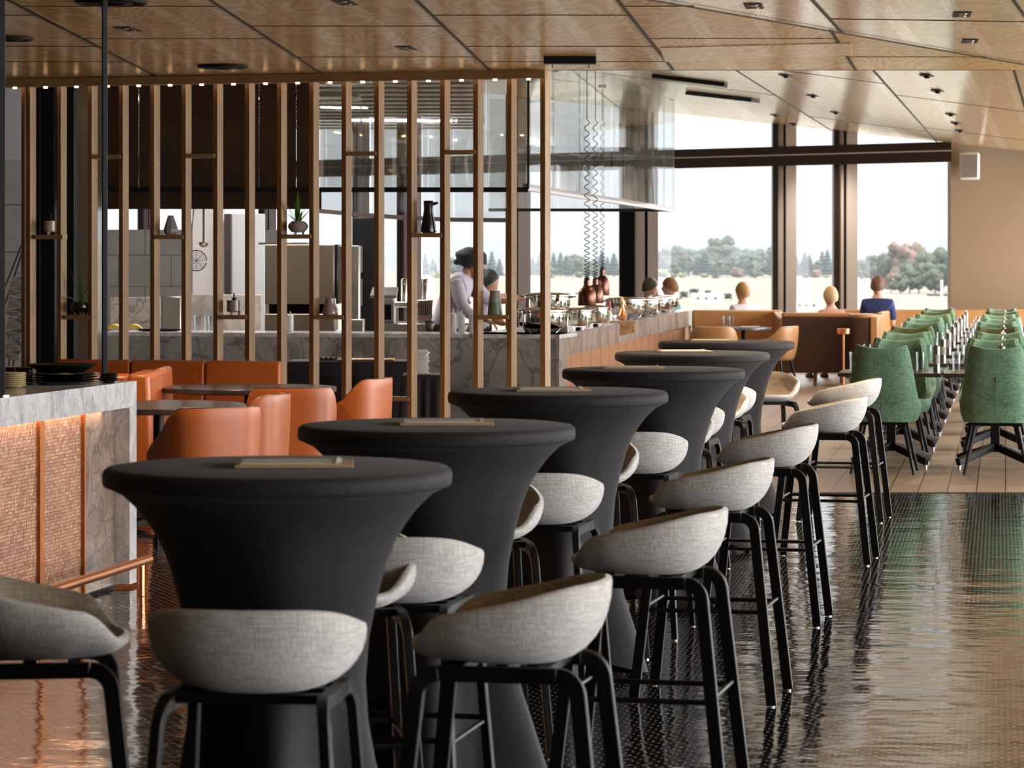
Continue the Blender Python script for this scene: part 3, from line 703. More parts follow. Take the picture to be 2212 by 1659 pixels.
def make_mill():
    r = thing('pepper_mill', 'm', 'pepper mill')
    mb = MB(); mb.lathe([(.026, 0), (.026, .06)], n=20); mb.lathe([(.026, .13), (.027, .195), (.020, .205)], n=20); mb.build('body', M['mill'], r)
    mb = MB(); mb.lathe([(.0262, .06), (.0262, .13)], n=20); mb.build('label_band', M['band'], r)
    mb = MB(); mb.lathe([(.006, .205), (.006, .222), (.002, .226)], n=10); mb.build('knob', M['chrome'], r)
    return r
AX = -math.radians(9.4)                      # the dining rows are turned about nine degrees
ax = Vector((math.sin(-AX), math.cos(AX))); rt_ = Vector((ax.y, -ax.x))
g0, ol0, d0, tu0, mi0 = make_green(M['green'], 'g'), make_green(M['olive'], 'o'), make_dtable(), make_tumbler(), make_mill()
firsts = set()
def put(proto, p, rz, z, label, group, cat=None):
    if proto.name not in firsts: firsts.add(proto.name); o = proto
    else: o = dup(proto)
    o.location = (p[0], p[1], z); o.rotation_euler = (0, 0, rz); o['label'] = label; o['group'] = group
    if cat: o['category'] = cat
    return o
rown = ['first', 'second', 'third', 'fourth', 'fifth', 'sixth', 'seventh', 'last']
for row in range(8):
    for col in range(2):
        yy = 23.3 + 2.2 * row
        base = Vector((2.96 + .167 * (yy - 23.3), yy)) + rt_ * (.80 * col)
        cn = ['left', 'right'][col]; wh = 'the %s table of the %s dining row' % (cn, rown[row])
        jx = ((row * 7 + col * 3) % 5 - 2) * .012; jr = ((row * 5 + col * 2) % 7 - 3) * .010
        put(d0, base, AX, 0, 'dark square dining table, %s one of the %s dining row from the front' % (cn, rown[row]), 'dark dining tables set in two columns')
        put(g0, base - ax * .74 + rt_ * jx, AX + jr, 0, 'green chair, back to the camera, at ' + wh, 'green dining chairs')
        pr = ol0 if row in (2, 6) else g0
        put(pr, base + ax * .74 - rt_ * jx, AX + PI + jr, 0, ('dark olive' if pr is ol0 else 'green') + ' chair facing the camera across ' + wh, 'green dining chairs' if pr is g0 else 'olive dining chairs')
        for gi, (gx, gy) in enumerate(((-.30, .12), (.22, .10))):
            tag(put(tu0, base + rt_ * gx + ax * gy, 0, .7405, 'clear tumbler %s on %s' % (['at the left end', 'right of the middle'][gi], wh), 'tumblers on the dining tables'), None, 'glass')
        put(mi0, base + rt_ * (.35 - .3 * col) + ax * (.0 - .05 * col), 0, .7405, 'steel pepper mill with a white band on ' + wh, 'pepper mills on the dining tables')

# ---- benches and booths at the far end ----------------------------------
def rbox(mb, pts, z0, z1, lean=0.0): mb.prism(pts, z0, z1); return mb
r = thing('banquette', 'long tan leather bench along the far tan wall, behind the green chairs', 'bench', (0, 0, 0))
for k in range(3):
    x0 = 4.55 + k * 1.47; mb = MB(); a = x0 + .008; b = x0 + 1.46
    mb.rings([[(a, 41.05, .42), (b, 41.05, .42), (b, 41.25, .42), (a, 41.25, .42)], [(a, 41.14, .90), (b, 41.14, .90), (b, 41.3, .90), (a, 41.3, .90)], [(a, 41.17, .935), (b, 41.17, .935), (b, 41.28, .935), (a, 41.28, .935)]]); mb.build('back_cushion', M['tan_leather'], r, bevel=.02)
    mb = MB(); mb.box(((a + b) / 2, 40.9, .38), (b - a, .6, .14)); mb.build('seat_cushion', M['tan_leather'], r, bevel=.03)
mb = MB(); mb.box((6.75, 40.95, .16), (4.38, .6, .3)); mb.build('base', M['brown_leather'], r)
# slanting booth side running from the corner towards the camera
r = thing('booth', 'tan leather booth side slanting down beside the dark curved booth end', 'booth', (0, 0, 0))
def slant(mb, px0, px1, d0, d1, z, zb, th=.10):
    a, b = Vector((PX(px0, d0), d0)), Vector((PX(px1, d1), d1)); n = Vector((-(b - a).y, (b - a).x)).normalized() * th
    mb.rings([[(a.x, a.y, 0.12), (b.x, b.y, .12), (b.x + n.x, b.y + n.y, .12), (a.x + n.x, a.y + n.y, .12)], [(a.x, a.y, z), (b.x, b.y, zb), (b.x + n.x, b.y + n.y, zb), (a.x + n.x, a.y + n.y, z)]])
mb = MB(); slant(mb, 1897, 1912, 37.6, 38.6, .90, .91); mb.build('side_panel', M['tan_leather'], r, bevel=.02)
mb = MB(); slant(mb, 1908, 1925, 39.2, 40.9, .92, .93); mb.build('side_panel', M['tan_leather'], r, bevel=.02)
mb = MB(); mb.box((PX(1940, 39.6), 39.7, .30), (.5, 2.0, .28)); mb.build('seat_cushion', M['tan_leather'], r, bevel=.03)
# curved dark booth end
r = thing('booth', 'curved dark brown booth end with a tan leather rim', 'booth', (0, 0, 0))
cx, cy_ = PX(1869, 37.8), 37.8; mb = MB(); R = []; w = PX(1895, 37.6) - PX(1843, 37.6)
poly = [(cx - w / 2 + w / 2 * (1 - math.cos(t)) * 1.0, cy_ - .14 * math.sin(t)) for t in [PI * i / 12 for i in range(13)]] + [(cx + w / 2, cy_ + .5), (cx - w / 2, cy_ + .5)]
mb.prism(poly, .05, .875); mb.build('end_panel', M['brown_leather'], r, ang=50)
mb = MB(); c0 = Vector((cx, cy_ + .1)); mb.prism([tuple(c0 + (Vector(p) - c0) * 1.03) for p in poly], .875, .93); mb.build('rim', M['tan_leather'], r, bevel=.015, ang=50)
# dark flat screen on legs
r = thing('booth', 'dark brown booth back on short legs with a tan leather top edge', 'booth', (0, 0, 0))
xa, xb = PX(1690, 38.5), PX(1842, 38.4); mb = MB(); mb.box(((xa + xb) / 2, 38.55, .52), (xb - xa, .12, .72)); mb.build('back_panel', M['brown_leather'], r, bevel=.01)
mb = MB(); mb.box(((xa + xb) / 2, 38.56, .905), (xb - xa, .17, .06)); mb.build('top_rim', M['tan_leather'], r, bevel=.02)
mb = MB(); mb.box(((xa + xb) / 2, 38.95, .40), (xb - xa - .1, .62, .16)); mb.build('seat_cushion', M['tan_leather'], r, bevel=.03)
for px, dd in ((1762, 0), (1700, .6), (1830, .6)): mb = MB(); mb.lathe([(.022, 0), (.035, .33)], (PX(px, 38.55), 38.6 + dd, 0), 12); mb.build('leg', M['oak'], r)
# tan booth on the left
r = thing('booth', 'tan leather booth with high straight back, left of the dark booth back', 'booth', (0, 0, 0))
xa, xb = PX(1496, 40.2), PX(1690, 40.2); mb = MB(); mb.box(((xa + xb) / 2, 40.3, .49), (xb - xa, .16, .90)); mb.build('back_panel', M['tan_leather'], r, bevel=.03, seg=3)
mb = MB(); mb.rings([[(xb - .12, 39.2, .02), (xb, 39.2, .02), (xb, 40.4, .02), (xb - .12, 40.4, .02)], [(xb - .12, 39.3, .86), (xb, 39.3, .86), (xb, 40.4, .935), (xb - .12, 40.4, .935)]]); mb.build('side_panel', M['tan_leather'], r, bevel=.03, seg=3)
mb = MB(); mb.box(((xa + xb) / 2 - .06, 39.9, .38), (xb - xa - .14, .62, .18)); mb.build('seat_cushion', M['tan_leather'], r, bevel=.03)
mb = MB(); mb.box(((xa + xb) / 2 - .06, 39.9, .15), (xb - xa - .14, .6, .28)); mb.build('base', M['tan_leather'], r)
# tan armchairs + round table
def ah(s, t): return .62 + .17 * smooth01(.45, .9, s) - .12 * (1 - smooth01(.1, .4, s))
def make_arm():
    r = thing('armchair', 'a', 'armchair')
    shell(.30, .29, ah, .36, .05, .75, .42, 40, 2.6, .8).build('seat_shell', M['tan_leather'], r, ang=60)
    mb = MB(); mb.box((0, .01, .455), (.44, .42, .07)); mb.build('seat_cushion', M['tan_leather'], r, bevel=.03)
    for sx in (-1, 1):
        for sy in (-1, 1): mb = MB(); mb.tube([(sx * .16, sy * .15, .37), (sx * .23, sy * .23, .003)], [.018, .011], 8); mb.build('leg', M['blackwood'], r)
    return r
a0 = make_arm(); a0.location = (PX(1543, 37.2), 37.2, 0); a0.rotation_euler = (0, 0, math.radians(-8)); a0['label'] = 'tan leather armchair with its rounded back to the camera, left of the blue-topped table'; a0['group'] = 'tan armchairs'
dup(a0, (PX(1672, 37.4), 37.4, 0), math.radians(62), 'tan leather armchair turned sideways, right of the blue-topped table')
def pedestal_table(name, label, x, y, rx, ry, h, top, cat='table', rz=0):
    r = thing(name, label, cat, (x, y, 0), rz)
    mb = MB(); mb.lathe([(.98, h - .035), (1, h - .03), (1, h - .004), (.995, h)], n=48, sx=rx, sy=ry); mb.build('tabletop', top, r)
    mb = MB(); mb.lathe([(.035, .05), (.03, h - .035)], n=14); mb.build('pedestal', M['black'], r)
    for k in range(4):
        a = PI / 4 + k * PI / 2; mb = MB(); mb.bar([(0, 0, .07), (.36 * math.cos(a), .36 * math.sin(a), .012)], .03, .05, (-math.sin(a), math.cos(a), 0)); mb.build('foot', M['black'], r)
    return r
M['bluetop'] = plain('slate_blue_top', (.12, .14, .17), .15)
pedestal_table('cafe_table', 'small round slate-blue topped table in front of the tan booth', PX(1606, 38.6), 38.6, .36, .36, .745, M['bluetop'])
for px, dd, lab in ((1529, 38.5, 'clear tumbler at the left of the blue-topped table'), (1573, 38.7, 'clear tumbler in front of its pair on the blue-topped table'), (1583, 38.85, 'clear tumbler, right one of a pair on the blue-topped table')):
    pass
for q, (px, dd, lab) in enumerate(((1567, 38.5, 'clear tumbler, left of a close pair on the blue-topped table'), (1580, 38.65, 'clear tumbler, right of a close pair on the blue-topped table'))):
    o = dup(tu0, (PX(px, dd), dd, .7455), 0, lab, 'tumblers on the blue-topped table'); o['category'] = 'glass'
r = thing('folded_napkin', 'folded pale napkin lying on the blue-topped table', 'napkin', (PX(1618, 38.6), 38.6, .7455)); mb = MB(); mb.box((0, 0, .007), (.26, .16, .012), .1); mb.build('napkin', M['cloth_white'], r, bevel=.004)
# copper stand
r = thing('copper_stand', 'slim copper pedestal stand with a round cup top, before the dark booth back', 'stand', (PX(1822, 36.2), 36.2, 0))
mb = MB(); mb.lathe([(.012, .02), (.012, .72)], n=12); mb.build('pole', M['copper'], r)
mb = MB(); mb.lathe([(.07, .715), (.075, .72), (.078, .78), (.07, .782)], n=24); mb.build('cup', M['copper'], r)
mb = MB(); mb.lathe([(.16, 0), (.16, .012), (.02, .025)], n=28); mb.build('base', M['brass'], r)
# wall loudspeaker
r = thing('wall_speaker', 'beige box loudspeaker mounted high on the tan wall', 'speaker', (PX(2094, 41.8), 41.78, PZ(359, 41.8)))
mb = MB(); mb.box((0, 0, 0), (.27, .18, .37), math.radians(-14), math.radians(-6)); b = mb.build('cabinet', M['paper'], r, bevel=.02)
mb = MB(); mb.box((-.02, -.092, 0), (.22, .008, .32), math.radians(-14), math.radians(-6)); mb.build('grille', M['grey_glaze'], b)
mb = MB(); mb.box((.03, .12, 0), (.06, .1, .06)); mb.build('bracket', M['greyplain'], r)

# ---- orange lounge ------------------------------------------------------
r = thing('sofa', 'long burnt-orange leather sofa against the slatted wooden screen', 'sofa', (0, 0, 0))
x0, x1 = PX(120, 22.1), PX(604, 21.6); N = 3
for k in range(N):
    a = x0 + (x1 - x0) * k / N + .003; b = x0 + (x1 - x0) * (k + 1) / N - .003; y = 22.15 - .45 * k / N; w_ = 22.15 - .45 * (k + 1) / N
    mb = MB(); mb.rings([[(a, y - .12, .30), (b, w_ - .12, .30), (b, w_ + .14, .30), (a, y + .14, .30)], [(a, y - .02, .84), (b, w_ - .02, .84), (b, w_ + .14, .84), (a, y + .14, .84)], [(a, y + .0, .87), (b, w_, .87), (b, w_ + .12, .87), (a, y + .12, .87)]]); mb.build('back_cushion', M['orange_leather'], r, bevel=.02, seg=3)
mb = MB(); mb.box(((x0 + x1) / 2, 21.5, .36), (x1 - x0, .62, .18)); mb.build('seat_cushion', M['orange_leather'], r, bevel=.04, seg=3)
mb = MB(); mb.box(((x0 + x1) / 2, 21.55, .14), (x1 - x0, .6, .27)); mb.build('base', M['blackwood'], r)
for k, (pa, pb, d, lab) in enumerate([(236, 322, 19.4, 'orange leather bench end, its rounded back seen end-on, left of the oval table'), (326, 347, 20.2, 'narrow orange leather bench end just behind the nearer one')]):
    r = thing('bench_sofa', lab, 'sofa', (0, 0, 0)); xa, xb = PX(pa, d), PX(pb, d)
    mb = MB(); mb.rings([[(xb - .16 if k == 0 else xa, d, .1), (xb + .03, d, .1), (xb + .03, d + .7, .1), (xb - .16 if k == 0 else xa, d + .7, .1)], [(xb - .14 if k == 0 else xa, d, .87), (xb, d, .87), (xb, d + .7, .87), (xb - .14 if k == 0 else xa, d + .7, .87)]]); mb.build('end_panel', M['orange_leather'], r, bevel=.03, seg=3)
    if k == 0:
        mb = MB(); mb.rings([[(xb - 1.2, d + .08, .35), (xb - .15, d + .08, .35), (xb - .15, d + .3, .35), (xb - 1.2, d + .3, .35)], [(xb - 1.2, d + .16, .86), (xb - .15, d + .16, .86), (xb - .15, d + .3, .86), (xb - 1.2, d + .3, .86)]]); mb.build('back_cushion', M['orange_leather'], r, bevel=.03, seg=3)
        mb = MB(); mb.box((xb - .68, d + .4, .3), (1.0, .5, .3)); mb.build('seat_cushion', M['orange_leather'], r, bevel=.04, seg=3)
pedestal_table('lounge_table', 'large dark oval table before the orange sofa', PX(537, 20.3), 20.3, .60, .55, .745, M['dtop'])
pedestal_table('lounge_table', 'dark glossy table behind the copper bar, mirroring the ceiling', PX(338, 17.7), 17.8, .52, .60, .745, M['dtop'])
def th(s, t): return .52 + .26 * smooth01(.30, .86, s)
def make_tub():
    r = thing('tub_chair', 't', 'armchair')
    sh = shell(.30, .29, th, .10, .065, .90, .36, 48, 3.0, .45, 9); s = sh.build('shell', M['orange_leather'], r, ang=60)
    mb = MB(); n = 48; pts = []
    for j in range(n):
        t = 2 * PI * j / n; c, s_ = math.cos(t), math.sin(t); p = 3.0
        pts.append((math.copysign(abs(c) ** (2 / p), c) * .294, math.copysign(abs(s_) ** (2 / p), s_) * .284, th((1 - s_) / 2, t) - .001))
    mb.tube(pts, .004, 6, True); mb.build('piping', M['brown_leather'], s)
    mb = MB(); mb.box((0, .02, .42), (.45, .44, .10)); mb.build('seat_cushion', M['orange_leather'], r, bevel=.04, seg=3)
    for sx in (-1, 1):
        for sy in (-1, 1): mb = MB(); mb.lathe([(.014, 0), (.018, .12)], (sx * .2, sy * .2, 0), 10); mb.build('leg', M['blackwood'], r)
    return r
c0 = make_tub()
for i, (px, d, a, lab) in enumerate([(440, 16.95, 30, 'orange leather tub chair nearest the camera, its back turned, beside the copper bar'), (520, 18.5, 78, 'orange leather tub chair half hidden behind the nearest one, facing left'), (627, 19.55, 8, 'orange leather tub chair with its straight back to the camera, middle of the group'), (752, 21.0, 72, 'orange leather tub chair at the right of the group, its hollow side showing')]):
    o = c0 if i == 0 else dup(c0); o.location = (PX(px, d), d, 0); o.rotation_euler = (0, 0, math.radians(a)); o['label'] = lab; o['group'] = 'orange tub chairs around the lounge tables'
# ================================================================= SLATTED SCREEN
def sp_(i): return (-3.72 + (3.9656) * i / 16, 23.1 - 1.1 * i / 16)
scr = thing('slatted_screen', 'tall warm oak screen of upright posts with small shelves, between lounge and kitchen', 'screen', (0, 0, 0))
sang = math.atan2(-1.1, 3.9656)
PROT = math.radians(41)
for i in range(17):
    x, y = sp_(i); mb = MB(); mb.box((x, y, 1.5), (.056, .056, 3.0), PROT); mb.build('post', M['oak'], scr, smooth=False, bevel=.002, seg=1)
x, y = sp_(0); mb = MB(); mb.box((x - .045, y + .02, 1.5), (.05, .05, 3.0), PROT); mb.build('post', M['oak'], scr, smooth=False)
xa, ya = sp_(0); xb, yb = sp_(16)
mb = MB(); mb.box(((xa + xb) / 2 - .1, (ya + yb) / 2 + .0, 2.975), (4.35, .13, .06), sang); mb.build('header', M['oak_x'], scr, smooth=False)
for i in range(-1, 16):
    x, y = sp_(i + .5); mb = MB(); mb.lathe([(.016, -.012), (.016, 0)], (x, y - .045, 2.945), 12); l = mb.build('downlight', M['spot'], scr)
def shelf(i, py):
    x, y = sp_(i + .5); z = PZ(py, y); mb = MB(); mb.box((x, y, z), (.235, .085, .032), sang); mb.build('shelf', M['oak_x'], scr, smooth=False, bevel=.002, seg=1); return x, y, z + .0165
for i, py in ((2, 339), (5, 337), (10, 332), (13, 329), (11, 861)): shelf(i, py)
def on(i, py): return Vector(shelf(i, py))
def leaves(mb, specs, w=.012):
    for (az, ln, up, droop) in specs:
        a = math.radians(az); dx, dy = math.cos(a), math.sin(a); R = []
        for k in range(8):
            t = k / 7; rr = ln * (1 - up) * t + droop * t * t * .4; z = ln * up * t - droop * t * t
            ww = w * math.sin(PI * (t * .82 + .16)) + .0006; R.append([(dx * rr - dy * ww, dy * rr + dx * ww, z), (dx * rr, dy * rr, z + ww * .35 + .0008), (dx * rr + dy * ww, dy * rr - dx * ww, z), (dx * rr, dy * rr, z - .0005)])
        mb.rings(R)
def tip(dx, dz, az=0, dr=0.0): return ((180 if dx < 0 else 0) + az, abs(dx) + dz, dz / (abs(dx) + dz), dr)
# feet pots
def foot_pot(name, label, p, prof, mat, foot=.022, fr=.6, plant=None, cat='plant pot'):
    r = thing(name, label, cat, p); rad = max(q[0] for q in prof)
    mb = MB(); mb.lathe([(a, b + foot) for a, b in prof], n=32, cap=True); mb.build('pot', mat, r)
    if foot:
        for k in range(3):
            a = 2 * PI * k / 3 + PI / 2 + .5; mb = MB(); mb.lathe([(.006, 0), (.009, foot + .004)], (rad * fr * math.cos(a), rad * fr * math.sin(a), 0), 8); mb.build('foot', mat, r)
    if plant:
        mb = MB(); leaves(mb, plant[0], plant[2] if len(plant) > 2 else .012); o = mb.build('leaves', plant[1], r); o.location = (0, 0, foot + prof[-1][1] - .012)
    return r
cylp = lambda r_, h: [(.02, 0), (r_ * .85, .002), (r_, .012), (r_, h), (r_ * .93, h), (r_ * .9, h - .015), (.005, h - .016)]
spiky = [(a * 36 + 10, .08, .75, .01) for a in range(10)] + [(a * 72, .09, .95, 0) for a in range(5)]
foot_pot('potted_plant', 'beige glazed pot on little feet with a dark tuft, far left shelf of the screen', on(.15, 512), cylp(.052, .088), M['beige_glaze'], .02, .7, (spiky, M['leaf_dark'], .004))
foot_pot('potted_plant', 'glossy black bowl pot with tall strappy green leaves, low left shelf', on(1.1, 685), [(.02, 0), (.055, .006), (.072, .035), (.075, .05), (.065, .078), (.05, .088), (.04, .08), (.005, .078)], M['blackgloss'], .014, .6, ([tip(-.075, .27, 15), tip(-.01, .24, 60), tip(.075, .22, 20, .04), tip(.08, .17, -15, .02), tip(-.13, .12, 10, .05), tip(-.12, .11, -25, .05), tip(.06, .06, 30, .01), tip(.02, .19, 80)], M['leaf'], .013))
r = thing('vase', 'grey faceted bottle vase on an upper shelf', 'vase', on(4, 512)); mb = MB(); mb.lathe([(.035, 0), (.052, .02), (.055, .045), (.045, .075), (.022, .145), (.018, .148), (.016, .14)], n=9); mb.build('body', M['grey_glaze'], r, smooth=False)
foot_pot('potted_plant', 'taupe glazed pot on feet with a spiky succulent, lower shelf', on(6, 685), cylp(.055, .092), M['taupe'], .02, .7, (spiky, M['leaf_dark'], .007))
foot_pot('potted_plant', 'pale grey rounded bowl on feet with an upright green plant, upper shelf', on(8, 511), [(.02, 0), (.05, .004), (.072, .03), (.078, .047), (.07, .066), (.045, .086), (.037, .086), (.035, .075), (.005, .074)], M['grey_glaze'], .014, .5, ([tip(-.12, .20, 10), tip(-.01, .25, 80), tip(.02, .21, 40), tip(.06, .15, 10, .01), tip(.085, .12, -20, .02), tip(-.08, .10, -20, .02), tip(-.03, .17, 50), tip(.05, .10, -50), tip(-.05, .12, -60)], M['leaf'], .014))
r = thing('vase', 'pinkish brown glazed vase with a pinched waist, lower shelf', 'vase', on(9, 685)); mb = MB(); mb.lathe([(.05, 0), (.060, .01), (.061, .028), (.052, .052), (.046, .066), (.043, .09), (.042, .125), (.038, .13), (.035, .12)], n=32); mb.build('body', M['taupe'], r)
r = thing('jug', 'black bottle-shaped jug with a small spout, upper shelf near the chef', 'jug', on(12, 508)); mb = MB(); mb.lathe([(.045, 0), (.058, .006), (.060, .022), (.052, .07), (.040, .13), (.035, .17), (.037, .235), (.034, .24), (.03, .235)], n=32); mb.build('body', M['blackgloss'], r); mb = MB(); mb.tube([(.03, 0, .215), (.06, 0, .222), (.07, 0, .228)], [.014, .010, .008], 10); mb.build('spout', M['blackgloss'], r)
vm = NM('green_grey_glaze'); sx = vm.n('ShaderNodeSeparateXYZ'); vm.l(vm.coord(), sx.inputs[0]); vm.set(vm.ramp(vm.math('MULTIPLY', sx.outputs['Z'], 5.2), [(.46, (.10, .16, .09)), (.52, (.22, .225, .20))]), .45)
r = thing('vase', 'tapering vase, green below and grey above, on the shelf beside the chef', 'vase', on(14, 685)); mb = MB(); mb.lathe([(.052, 0), (.055, .006), (.050, .06), (.036, .178), (.033, .18), (.03, .17)], n=32); mb.build('body', vm.mat, r)

# ================================================================= KITCHEN COUNTERS
CV = Vector((.1468, .98917))                 # direction of the right-hand counter run
def cp(s, off=0): b = Vector((.427, 27.0)) + CV * s; n = Vector((-CV.y, CV.x)); b = b + n * off; return (b.x, b.y)
r = thing('kitchen_counter', 'long marble-fronted kitchen counter behind the slatted screen', 'counter', (0, 0, 0))
xl, yl = PX(205, 28.0), 28.0
def quadp(mb, x0, y0, x1, y1, th, z0, z1):
    d = (Vector((x1, y1)) - Vector((x0, y0))).normalized(); n = Vector((-d.y, d.x)) * th
    mb.prism([(x0, y0), (x1, y1), (x1 + n.x, y1 + n.y), (x0 + n.x, y0 + n.y)], z0, z1)
fx = lambda px: (lambda k: ((yl - 27) * 0, k))(0)
def fp(px):                                  # point on the front face line at px
    k = (px - 1106) / F; x0, y0, x1, y1 = xl, yl, .427, 27.0; t = (k * y0 - x0) / ((x1 - x0) - k * (y1 - y0)); return (x0 + (x1 - x0) * t, y0 + (y1 - y0) * t)
a, b, c = fp(206), fp(470), fp(1208)
mb = MB(); quadp(mb, *a, *b, .05, .0, .90); mb.build('front_panel', M['marble_grey'], r, smooth=False)
mb = MB(); quadp(mb, *b, *fp(966), .05, .0, .90); mb.build('front_panel', M['marble'], r, smooth=False)
mb = MB(); quadp(mb, *fp(966), *c, .05, .0, .90); mb.build('front_panel', M['marble_grey'], r, smooth=False)
mb = MB(); quadp(mb, *a, *c, .80, .90, .935); mb.build('worktop', M['marble_light'], r, smooth=False)
r = thing('buffet_counter', 'marble-topped buffet counter running away to the right of the corner, copper panels below', 'counter', (0, 0, 0))
def runbox(s0, s1, o0, o1, z0, z1):
    mb = MB(); mb.prism([cp(s0, o0), cp(s1, o0), cp(s1, o1), cp(s0, o1)], z0, z1); return mb
runbox(.0, 4.9, 0, .03, .73, .935).build('fascia', M['marble_streak'], r, smooth=False)
runbox(4.9, 6.45, 0, .03, .73, .80).build('fascia', M['marble_streak'], r, smooth=False)
runbox(6.45, 14.3, 0, .03, .73, .935).build('fascia', M['marble_streak'], r, smooth=False)
runbox(.0, .5, 0, .03, 0, .73).build('end_panel', M['marble_streak'], r, smooth=False)
runbox(0.04, 4.9, .03, .80, .90, .935).build('worktop', M['marble_light'], r, smooth=False)
runbox(6.45, 14.3, .03, .80, .90, .935).build('worktop', M['marble_light'], r, smooth=False)
runbox(4.9, 6.45, .45, .50, .74, .93).build('back_rail', M['copper'], r, smooth=False)
runbox(6.40, 6.45, .0, .78, .74, .93).build('side_panel', marble('warm_marble', (.55, .33, .18), (.35, .18, .09), (.16, .08, .04), 2), r, smooth=False)
M['cop_panel'] = metal('brushed_copper_panel', (.36, .165, .075), .42, (1, 1, 1), .2)
for k in range(17):
    runbox(.5 + k * .8 + .01, .5 + k * .8 + .79, .06, .10, .02, .73).build('front_panel', M['cop_panel'], r, smooth=False)
runbox(14.0, 14.3, 0.03, .8, 0, .9).build('end_panel', M['marble_light'], r, smooth=False)

# hood: glass and polished-metal canopy hanging over the counters
M['hoodglass'] = glassy('hood_glass', (.95, .97, .965), .22, .02, .10, (.7, .7, .5), False)
M['hoodglass_in'] = glassy('hood_glass_inner', (.93, .95, .95), .16, .03, .08, (.7, .7, .5), False)
bm_ = NM('brown_mirror'); bm_.set((.035, .018, .010), .12, 0); bm_.b.inputs['IOR'].default_value = 1.45; bm_.bump(bm_.noise(bm_.coord((1, 1, .3)), 2, 1), .05, .02); M['brownglass'] = bm_.mat
r = thing('canopy_hood', 'large hanging kitchen canopy, dark brown glass at left and mirror-like clear glass at right', 'hood', (0, 0, 0))
def hx(px, d=27.0): return PX(px, d)
def vpan(x0, y0, x1, y1, z0, z1, mat, nm, th=.012):
    mb = MB(); quadp(mb, x0, y0, x1, y1, th, z0, z1); return mb.build(nm, mat, r, smooth=False)
for k, (a, b) in enumerate([(213, 300), (300, 405), (405, 478), (478, 560), (560, 640), (640, 686)]): vpan(hx(a) + .002, 27, hx(b) - .002, 27, 2.22, 3.9, M['brownglass'], 'brown_panel')
vpan(hx(213), 27.3, hx(690), 27.3, 2.075, 2.24, M['brownglass'], 'brown_valance')
for k, (a, b) in enumerate([(690, 705), (705, 800), (800, 925), (925, 1050), (1050, 1108), (1108, 1141)]): vpan(hx(a) + .004, 27, hx(b) - .004, 27, 2.27, 3.85, M['hoodglass'], 'glass_panel')
mb = MB(); mb.box(((hx(213) + hx(1141)) / 2, 26.99, 2.245), (hx(1141) - hx(213), .05, .045)); mb.build('front_rail', M['black'], r, smooth=False)
mb = MB(); mb.box((hx(1141), 26.99, 3.05), (.02, .04, 1.6)); mb.build('corner_post', M['black'], r, smooth=False)
hb0, hb1 = Vector((.142, 27.0)), Vector((2.128, 39.0)); hd = hb1 - hb0
sv = [0, 1.6, 3.4, 5.2, 6.9, 8.4, 9.8, 11.0, 12.163]; hl = hd.length
for a, b in zip(sv[:-1], sv[1:]):
    p, q = hb0 + hd * (a + .012) / hl, hb0 + hd * (b - .012) / hl; vpan(p.x, p.y, q.x, q.y, 2.27, 3.70, M['hoodglass'], 'glass_panel', .02)
mb = MB(); quadp(mb, hb0.x, hb0.y, hb1.x, hb1.y, .05, 2.24, 2.30); quadp(mb, hb0.x, hb0.y, hb1.x, hb1.y, .05, 3.70, 3.76); mb.build('side_rail', M['greyplain'], r, smooth=False)
mb = MB(); quadp(mb, hb0.x - .3, hb0.y, hb1.x - .3, hb1.y, .05, 3.80, 3.86); mb.build('light_trough', M['black'], r, smooth=False)
bx0 = hx(700, 37.5); pans = [(2.128, 39.0), (1.3, 38.9), (.45, 38.8), (-.3, 38.7)]
for a, b in zip(pans[:-1], pans[1:]): vpan(b[0] + .01, b[1], a[0] - .01, a[1], 2.27, 3.70, M['hoodglass_in'], 'rear_glass')
mb = MB(); quadp(mb, -.3, 38.7, 2.128, 39.0, .05, 2.245, 2.285); mb.build('rear_rail', M['black'], r, smooth=False)
xx = [hx(1095, 34), hx(980, 34), hx(880, 34), hx(780, 34), hx(690, 34)]; zz = [PZ(470, 34), PZ(469, 34), PZ(465, 34), PZ(458, 34), PZ(450, 34)]
for k in range(4):
    mb = MB(); mb.add([(xx[k + 1] + .01, 34, zz[k + 1]), (xx[k] - .01, 34, zz[k]), (xx[k] - .01, 34, 3.7), (xx[k + 1] + .01, 34, 3.7), (xx[k + 1] + .01, 34.02, zz[k + 1]), (xx[k] - .01, 34.02, zz[k]), (xx[k] - .01, 34.02, 3.7), (xx[k + 1] + .01, 34.02, 3.7)], [(0, 1, 2, 3), (7, 6, 5, 4), (0, 4, 5, 1), (1, 5, 6, 2), (2, 6, 7, 3), (3, 7, 4, 0)])
    mb.build('inner_glass', M['hoodglass_in'], r, smooth=False)
mb = MB(); mb.bar([(xx[k], 33.98, zz[k] - .03) for k in range(5)], .05, .08, (0, 1, 0)); mb.build('inner_rail', M['darkbrown'], r, smooth=False)

for k, (x_, y_) in enumerate(((-3.2, 29.6), (-1.4, 30.0), (-2.4, 33.0))):  # added fill lamps inside the hood to brighten the dark kitchen
    l = bpy.data.lights.new('kitchen_fill_light', 'AREA'); l.shape = 'RECTANGLE'; l.size = 1.4; l.size_y = .3; l.energy = 75; l.color = (1, .93, .85)
    o = bpy.data.objects.new('kitchen_fill_light', l); C.objects.link(o); o.location = (x_, y_, 3.4)
    f = MB().box((0, 0, .03), (1.44, .34, .05)).build('light_trough', M['steel'], r, smooth=False); f.location = (x_, y_, 3.4)  # added housing around each fill lamp
